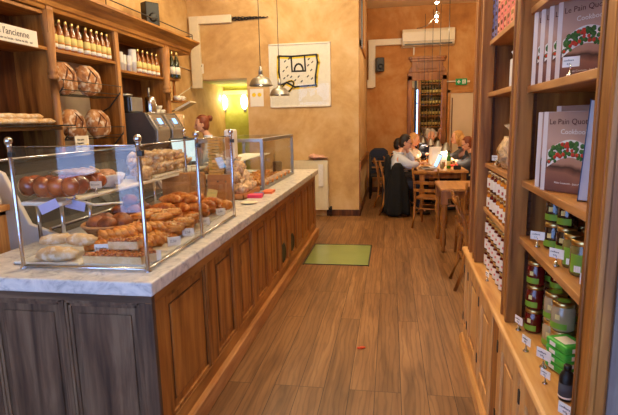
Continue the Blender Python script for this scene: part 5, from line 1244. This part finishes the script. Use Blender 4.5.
def person(loc, face, lab, arms, top='shirt_white', legs='cloth_navy', hair='hair_dark', seated=True, scale=1., style='short', lean=.04, nod=.1, glasses=False, turn=0., grp=None):
    o = empty('person', loc, face, lab, 'person', grp); o.scale = (scale,)*3
    z = .5 if seated else .93
    V = {'pel': ((0, 0, z), (.14, .115)), 'sp': ((lean*.4, 0, z+.19), (.125, .1)), 'ch': ((lean, 0, z+.37), (.15, .115)), 'nk0': ((lean*1.3, 0, z+.5), .065), 'nk': ((lean*1.7+.01, 0, z+.56), .052), 'hb': ((lean*2+.03, 0, z+.62), .05)}
    E = [('pel', 'sp'), ('sp', 'ch'), ('ch', 'nk0'), ('nk0', 'nk'), ('nk', 'hb')]
    cl = {'sh'}; 
    for i, s in enumerate((-1, 1)):
        el, wr = arms[i]; sh = (lean, s*.17, z+.44)
        V[f's{i}'] = (sh, .062); V[f'e{i}'] = (el, .043); V[f'w{i}'] = (wr, .028); E += [('ch', f's{i}'), (f's{i}', f'e{i}'), (f'e{i}', f'w{i}')]
        if seated: pts = ((.06, s*.09, z-.01, .088), (.42, s*.11, z+.0, .062), (.43, s*.11, z-.25, .05), (.42, s*.11, .09, .038), (.54, s*.12, .045, .036))
        else: pts = ((.0, s*.09, z-.08, .088), (.02, s*.1, .5, .058), (-.005, s*.1, .3, .05), (.0, s*.1, .09, .036), (.13, s*.11, .045, .036))
        for j, p in enumerate(pts):
            V[f'l{i}{j}'] = (p[:3], p[3]); E.append(('pel' if j == 0 else f'l{i}{j-1}', f'l{i}{j}'))
    body = skin_mesh(V, E); mb = MB(); mb.bm.from_mesh(body)
    for f in mb.bm.faces: f.material_index = 0; f.smooth = True
    hc = Vector((lean*2+.055, 0, z+.70)); Mh = Matrix.Rotation(turn, 3, 'Z') @ Matrix.Rotation(nod, 3, 'Y')
    mb.blob(hc, (.095, .076, .118), 20, 14, M=Mh, power=.95)
    def H(v): return hc+Mh @ Vector(v)
    mb.blob(H((.05, 0, -.06)), (.045, .05, .045), 12, 8, M=Mh)
    mb.sweep([H((.088, 0, .015)), H((.105, 0, -.015)), H((.112, 0, -.03)), H((.088, 0, -.04))], [.007, .011, .014, .007], 8)
    for s in (-1, 1): mb.blob(H((-.0, s*.078, -.01)), (.018, .009, .03), 10, 6, M=Mh)
    for i in (0, 1):
        el, wr = map(Vector, arms[i]); hand(mb, wr, (wr-el), 1 if i else -1)
    mb.slot = 1
    for s in (-1, 1): mb.blob(H((.083, s*.031, .008)), (.009, .013, .008), 8, 6, M=Mh)
    mb.slot = 2; mb.sweep([H((.092, -.022, -.062)), H((.1, 0, -.062)), H((.092, .022, -.062))], [.003, .006, .003], 6)
    mb.build('body', ['skin', 'hair_dark', 'tomato'], o)
    # clothes: the same skeleton, slightly larger
    def grow(keys, d, trim=None):
        W = {}
        for k in keys:
            p, r = V[k]; d_ = d+(.014 if k[0] in 'se' and k != 'sp' else 0); r = (r[0]+d, r[1]+d) if hasattr(r, '__len__') else r+d_
            W[k] = (p, r)
        return W, [e for e in E if e[0] in W and e[1] in W]
    W, Ex = grow(['pel', 'sp', 'ch', 'nk0', 's0', 'e0', 's1', 'e1'], .024)
    for i in (0, 1):
        e_, w_ = Vector(V[f'e{i}'][0]), Vector(V[f'w{i}'][0]); W[f'c{i}'] = (tuple(e_.lerp(w_, .85)), .038); Ex.append((f'e{i}', f'c{i}'))
    m = skin_mesh(W, Ex); c = MB(); c.bm.from_mesh(m)
    c.lathe([(.062, 0), (.07, .03), (.064, .045), (.055, .02)], c=(lean*1.45, 0, z+.5), n=16)
    for f in c.bm.faces: f.material_index = 0
    c.build('shirt', top, o)
    W, Ex = grow(['pel']+[f'l{i}{j}' for i in (0, 1) for j in range(4)], .014)
    m = skin_mesh(W, Ex); c = MB(); c.bm.from_mesh(m)
    for f in c.bm.faces: f.material_index = 0
    c.build('trousers', legs, o)
    for i in (0, 1):
        p = Vector(V[f'l{i}4'][0]); q = Vector(V[f'l{i}3'][0]); MB().sweep([(q.x-.04, q.y, .045), (q.x+.03, q.y, .05), (p.x, p.y, .04), (p.x+.05, p.y, .03)], [.035, .048, .045, .025], 10, flat=.8).build('shoe', 'black', o)
    h = MB(); n = 20
    # cap of hair: upper and rear of the skull
    h.blob(H((-.024, 0, .03)), (.096, .085, .105), n, 12, M=Mh, amp=.12, freq=14)
    h.blob(H((-.03, 0, -.02)), (.082, .084, .085), n, 10, M=Mh, amp=.12, freq=14)
    if style == 'bun': h.blob(H((-.14, 0, .06)), (.042, .042, .042), 12, 9, amp=.4, freq=14); h.blob(H((-.09, 0, .06)), (.05, .04, .04), 12, 9)
    if style == 'long':
        h.sweep([H((-.045, 0, .02)), H((-.08, 0, -.09)), H((-.09, 0, -.2)), H((-.08, 0, -.28))], [.08, .078, .065, .03], 12, up=Vector((0, 1, 0)))
        for s in (-1, 1): h.sweep([H((.02, s*.07, .04)), H((.0, s*.088, -.05)), H((-.02, s*.085, -.15))], [.022, .026, .012], 8)
    if style == 'curly':
        random.seed(3)
        for k in range(26):
            a, b = random.uniform(.5, 5.8), random.uniform(-.02, .11); h.blob(H((-.01+.088*cos(a)*.9 if abs(a-3.1) < 2.2 else -.02, .085*sin(a), b)), (.032, .032, .032), 8, 6, amp=.3, freq=20)
    h.build('hair', hair, o)
    if glasses:
        g_ = MB()
        for s in (-1, 1): g_.sweep([H((.102, s*.033+.019*cos(t), .008+.015*sin(t))) for t in [2*pi*k/10 for k in range(11)]], .0025, 5); g_.sweep([H((.1, s*.05, .012)), H((.0, s*.08, .012))], .0025, 5)
        g_.sweep([H((.102, -.014, .01)), H((.102, .014, .01))], .0025, 5); g_.build('glasses', 'dark_metal', o)
    return o
# arms: ((elbow, wrist) right, (elbow, wrist) left) in the figure's own frame, facing +x
man = person((.06, 8.66, 0), R(8), 'man with dark hair and glasses in a white shirt leaning his cheek on his hand', (((.24, -.2, .83), (.42, -.1, .86)), ((.36, .2, .86), (.22, .07, 1.08))), 'shirt_white', 'cloth_navy', 'hair_dark', True, 1.05, 'short', .07, .3, True, -.25)
person((.02, 9.5, 0), R(0), 'dark haired guest in black sitting behind the man', (((.2, -.2, .8), (.4, -.08, .85)), ((.2, .2, .8), (.4, .08, .85))), 'cloth_navy', 'cloth_navy', 'hair_dark', True, .98, 'short', .05, .2)
person((.26, 10.2, 0), R(-12), 'fair guest in a pale top holding hands up to the chin', (((.3, -.16, .88), (.2, -.03, 1.04)), ((.3, .16, .88), (.2, .03, 1.04))), 'shirt_pale', 'cloth_grey', 'hair_blond', True, 1.04, 'short', .08, .2)
person((.86, 10.95, 0), R(-90), 'grey curly haired guest in a dark jacket facing the camera from the table end', (((.2, -.2, .8), (.38, -.07, .86)), ((.2, .2, .8), (.38, .07, .86))), 'cloth_navy', 'cloth_grey', 'hair_grey', True, 1.08, 'curly', .04, .15)
person((1.46, 9.85, 0), R(172), 'woman with wavy blonde hair and grey cardigan on the right of the table', (((.25, -.2, .82), (.4, -.07, .9)), ((.25, .2, .82), (.42, .07, .88))), 'cloth_grey', 'cloth_navy', 'hair_blond', True, 1.07, 'long', .06, .1)
person((1.58, 9.15, 0), R(176), 'short haired guest in glasses looking down at a phone by the right edge', (((.25, -.18, .82), (.42, -.05, .9)), ((.25, .18, .82), (.42, .05, .9))), 'cloth_grey', 'cloth_navy', 'hair_auburn', True, 1.0, 'short', .08, .45, True)
person((-2.6, 7.0, 0), R(212), 'cashier with auburn hair in a bun and a white top behind the counter', (((.16, -.22, 1.12), (.36, -.14, 1.1)), ((.16, .22, 1.12), (.36, .12, 1.08))), 'shirt_white', 'cloth_navy', 'hair_auburn', False, 1.01, 'bun', .05, .2)
# black coat over the back of the man's chair
def coat(nm, loc, rx, ry, h, lab, seed, flare=1.):
    m = MB(); n = 40; rings = []
    for j in range(15):
        t = j/14; z = h*(1-t); w = (.55+.45*min(1, t*2.2))*(1+.22*t*flare)
        if j == 0: w = .3
        ring = []
        for k in range(n):
            a = 2*pi*k/n; f = 1+(.05+.13*t)*sin(a*7+seed+t*1.5)+.05*sin(a*11+seed*2+t*4)+.12*noise.noise(Vector((cos(a)*2, sin(a)*2, t*3+seed)))
            ring.append(m.bm.verts.new((rx*w*cos(a)*f, ry*w*sin(a)*f, z+(.03*sin(a*3+seed) if t > .9 else 0)+.01)))
        rings.append(ring)
    for A, B in zip(rings, rings[1:]):
        for k in range(n): m._f([A[k], A[(k+1) % n], B[(k+1) % n], B[k]], True)
    m._f(rings[0]); m._f(rings[-1][::-1])
    return tag(m.build(nm, 'black_cloth', None, loc), lab, 'coat')
coat('draped_coat', (-.04, 8.66, .04), .085, .2, 1.0, 'long black coat draped over the back of the mans chair', 1.3)
coat('draped_coat', (.13, 8.4, .04), .15, .09, .88, 'black coat hanging in folds on the camera side of the mans chair', 4.1, 1.4)

# on the communal table
lp = empty('laptop', (.66, 8.78, ZB+.001), R(4), 'open silver laptop in front of the man', 'laptop')
MB().box(-.13, .12, -.17, .17, 0, .018).build('base', 'laptop_grey', lp, bevel=.004); MB().box(-.11, .02, -.15, .15, .018, .0195).build('keyboard', 'black', lp)
Ml = Matrix.Translation((.12, 0, .016)) @ Matrix.Rotation(.42, 4, 'Y')
MB().box(-.006, .006, -.17, .17, 0, .24, Ml).build('lid', 'laptop_grey', lp, bevel=.003); MB().box(-.0075, -.006, -.155, .155, .015, .225, Ml).build('screen', 'screen_lit', lp)
gb = empty('green_bottle', (1.0, 8.72, ZB+.001), 0, 'green glass bottle with pale label on the communal table', 'bottle')
MB().lathe([(.034, 0), (.037, .01), (.037, .16), (.03, .2), (.014, .235), (.013, .3)], n=16).build('glass', 'bottle_green', gb); MB().lathe([(.0375, .05), (.0375, .13)], n=16).build('front_label', 'label_yellow', gb); MB().lathe([(.015, .285), (.015, .31)], n=12).build('cap', 'black', gb)
def mk_glass(mat):
    def f():
        o = empty('drinking_glass'); MB().lathe([(.024, 0), (.026, .004), (.034, .12), (.032, .12), (.024, .008)], n=14).build('glass', 'clear', o); MB().lathe([(.022, .006), (.029, .085)], n=14).build('drink', mat, o); return o
    return Kind(f)
GA, GW = mk_glass('jam_orange'), mk_glass('spread_beige')
for i, (k, x, y) in enumerate(((GA, .6, 9.4), (GA, .72, 9.7), (GA, .93, 8.9), (GW, .88, 8.62), (GA, .86, 9.2), (GW, .56, 9.9), (GW, 1.1, 9.3))):
    k.put((x, y, ZB+.001), 0, 'tumbler of '+('amber' if k is GA else 'pale')+' drink on the communal table, '+['beside the dark haired guest', 'in the middle behind the laptop', 'left of the green bottle', 'nearest the camera', 'behind the laptop lid', 'by the fair guest', 'before the blonde woman'][i], 'glass', 'drinks on the communal table', scale=1.1)
mn = empty('white_menu_stand', (.88, 9.1, ZB+.001), 0, 'tall white folded menus standing brightly lit under the table lamps', 'menu')
MB().prism([(-.05, 0), (-.002, .33), (.002, .33), (.05, 0), (.044, 0), (0, .3), (-.044, 0)], -.13, .13, 'x').build('folded_card', 'paper', mn)
mn2 = empty('white_menu_stand', (.86, 9.6, ZB+.001), .2, 'second white folded menu further along the communal table', 'menu')
MB().prism([(-.05, 0), (-.002, .33), (.002, .33), (.05, 0), (.044, 0), (0, .3), (-.044, 0)], -.13, .13, 'x').build('folded_card', 'paper', mn2)
tag(MB().box(-.12, .12, -.08, .08, 0, .03).build('red_book', 'label_red', None, (1.12, 9.1, ZB+.001), (0, 0, .1), bevel=.003), 'thick red book lying before the guests on the right', 'book')
ca = empty('camera_on_table', (1.12, 8.55, ZB+.001), 0, 'small black camera lying near the right end of the communal table', 'camera')
MB().box(-.06, .06, -.03, .03, 0, .07).build('camera_body', 'black', ca, bevel=.008); MB().cyl((0, -.03, .035), (0, -.07, .035), .028).build('lens', 'smoked', ca)
tag(MB().box(-.035, .035, -.07, .07, 0, .009).build('mobile_phone', 'black', None, (.66, 8.42, ZB+.001), (0, 0, .9), bevel=.003), 'black phone at the near edge of the communal table', 'phone')
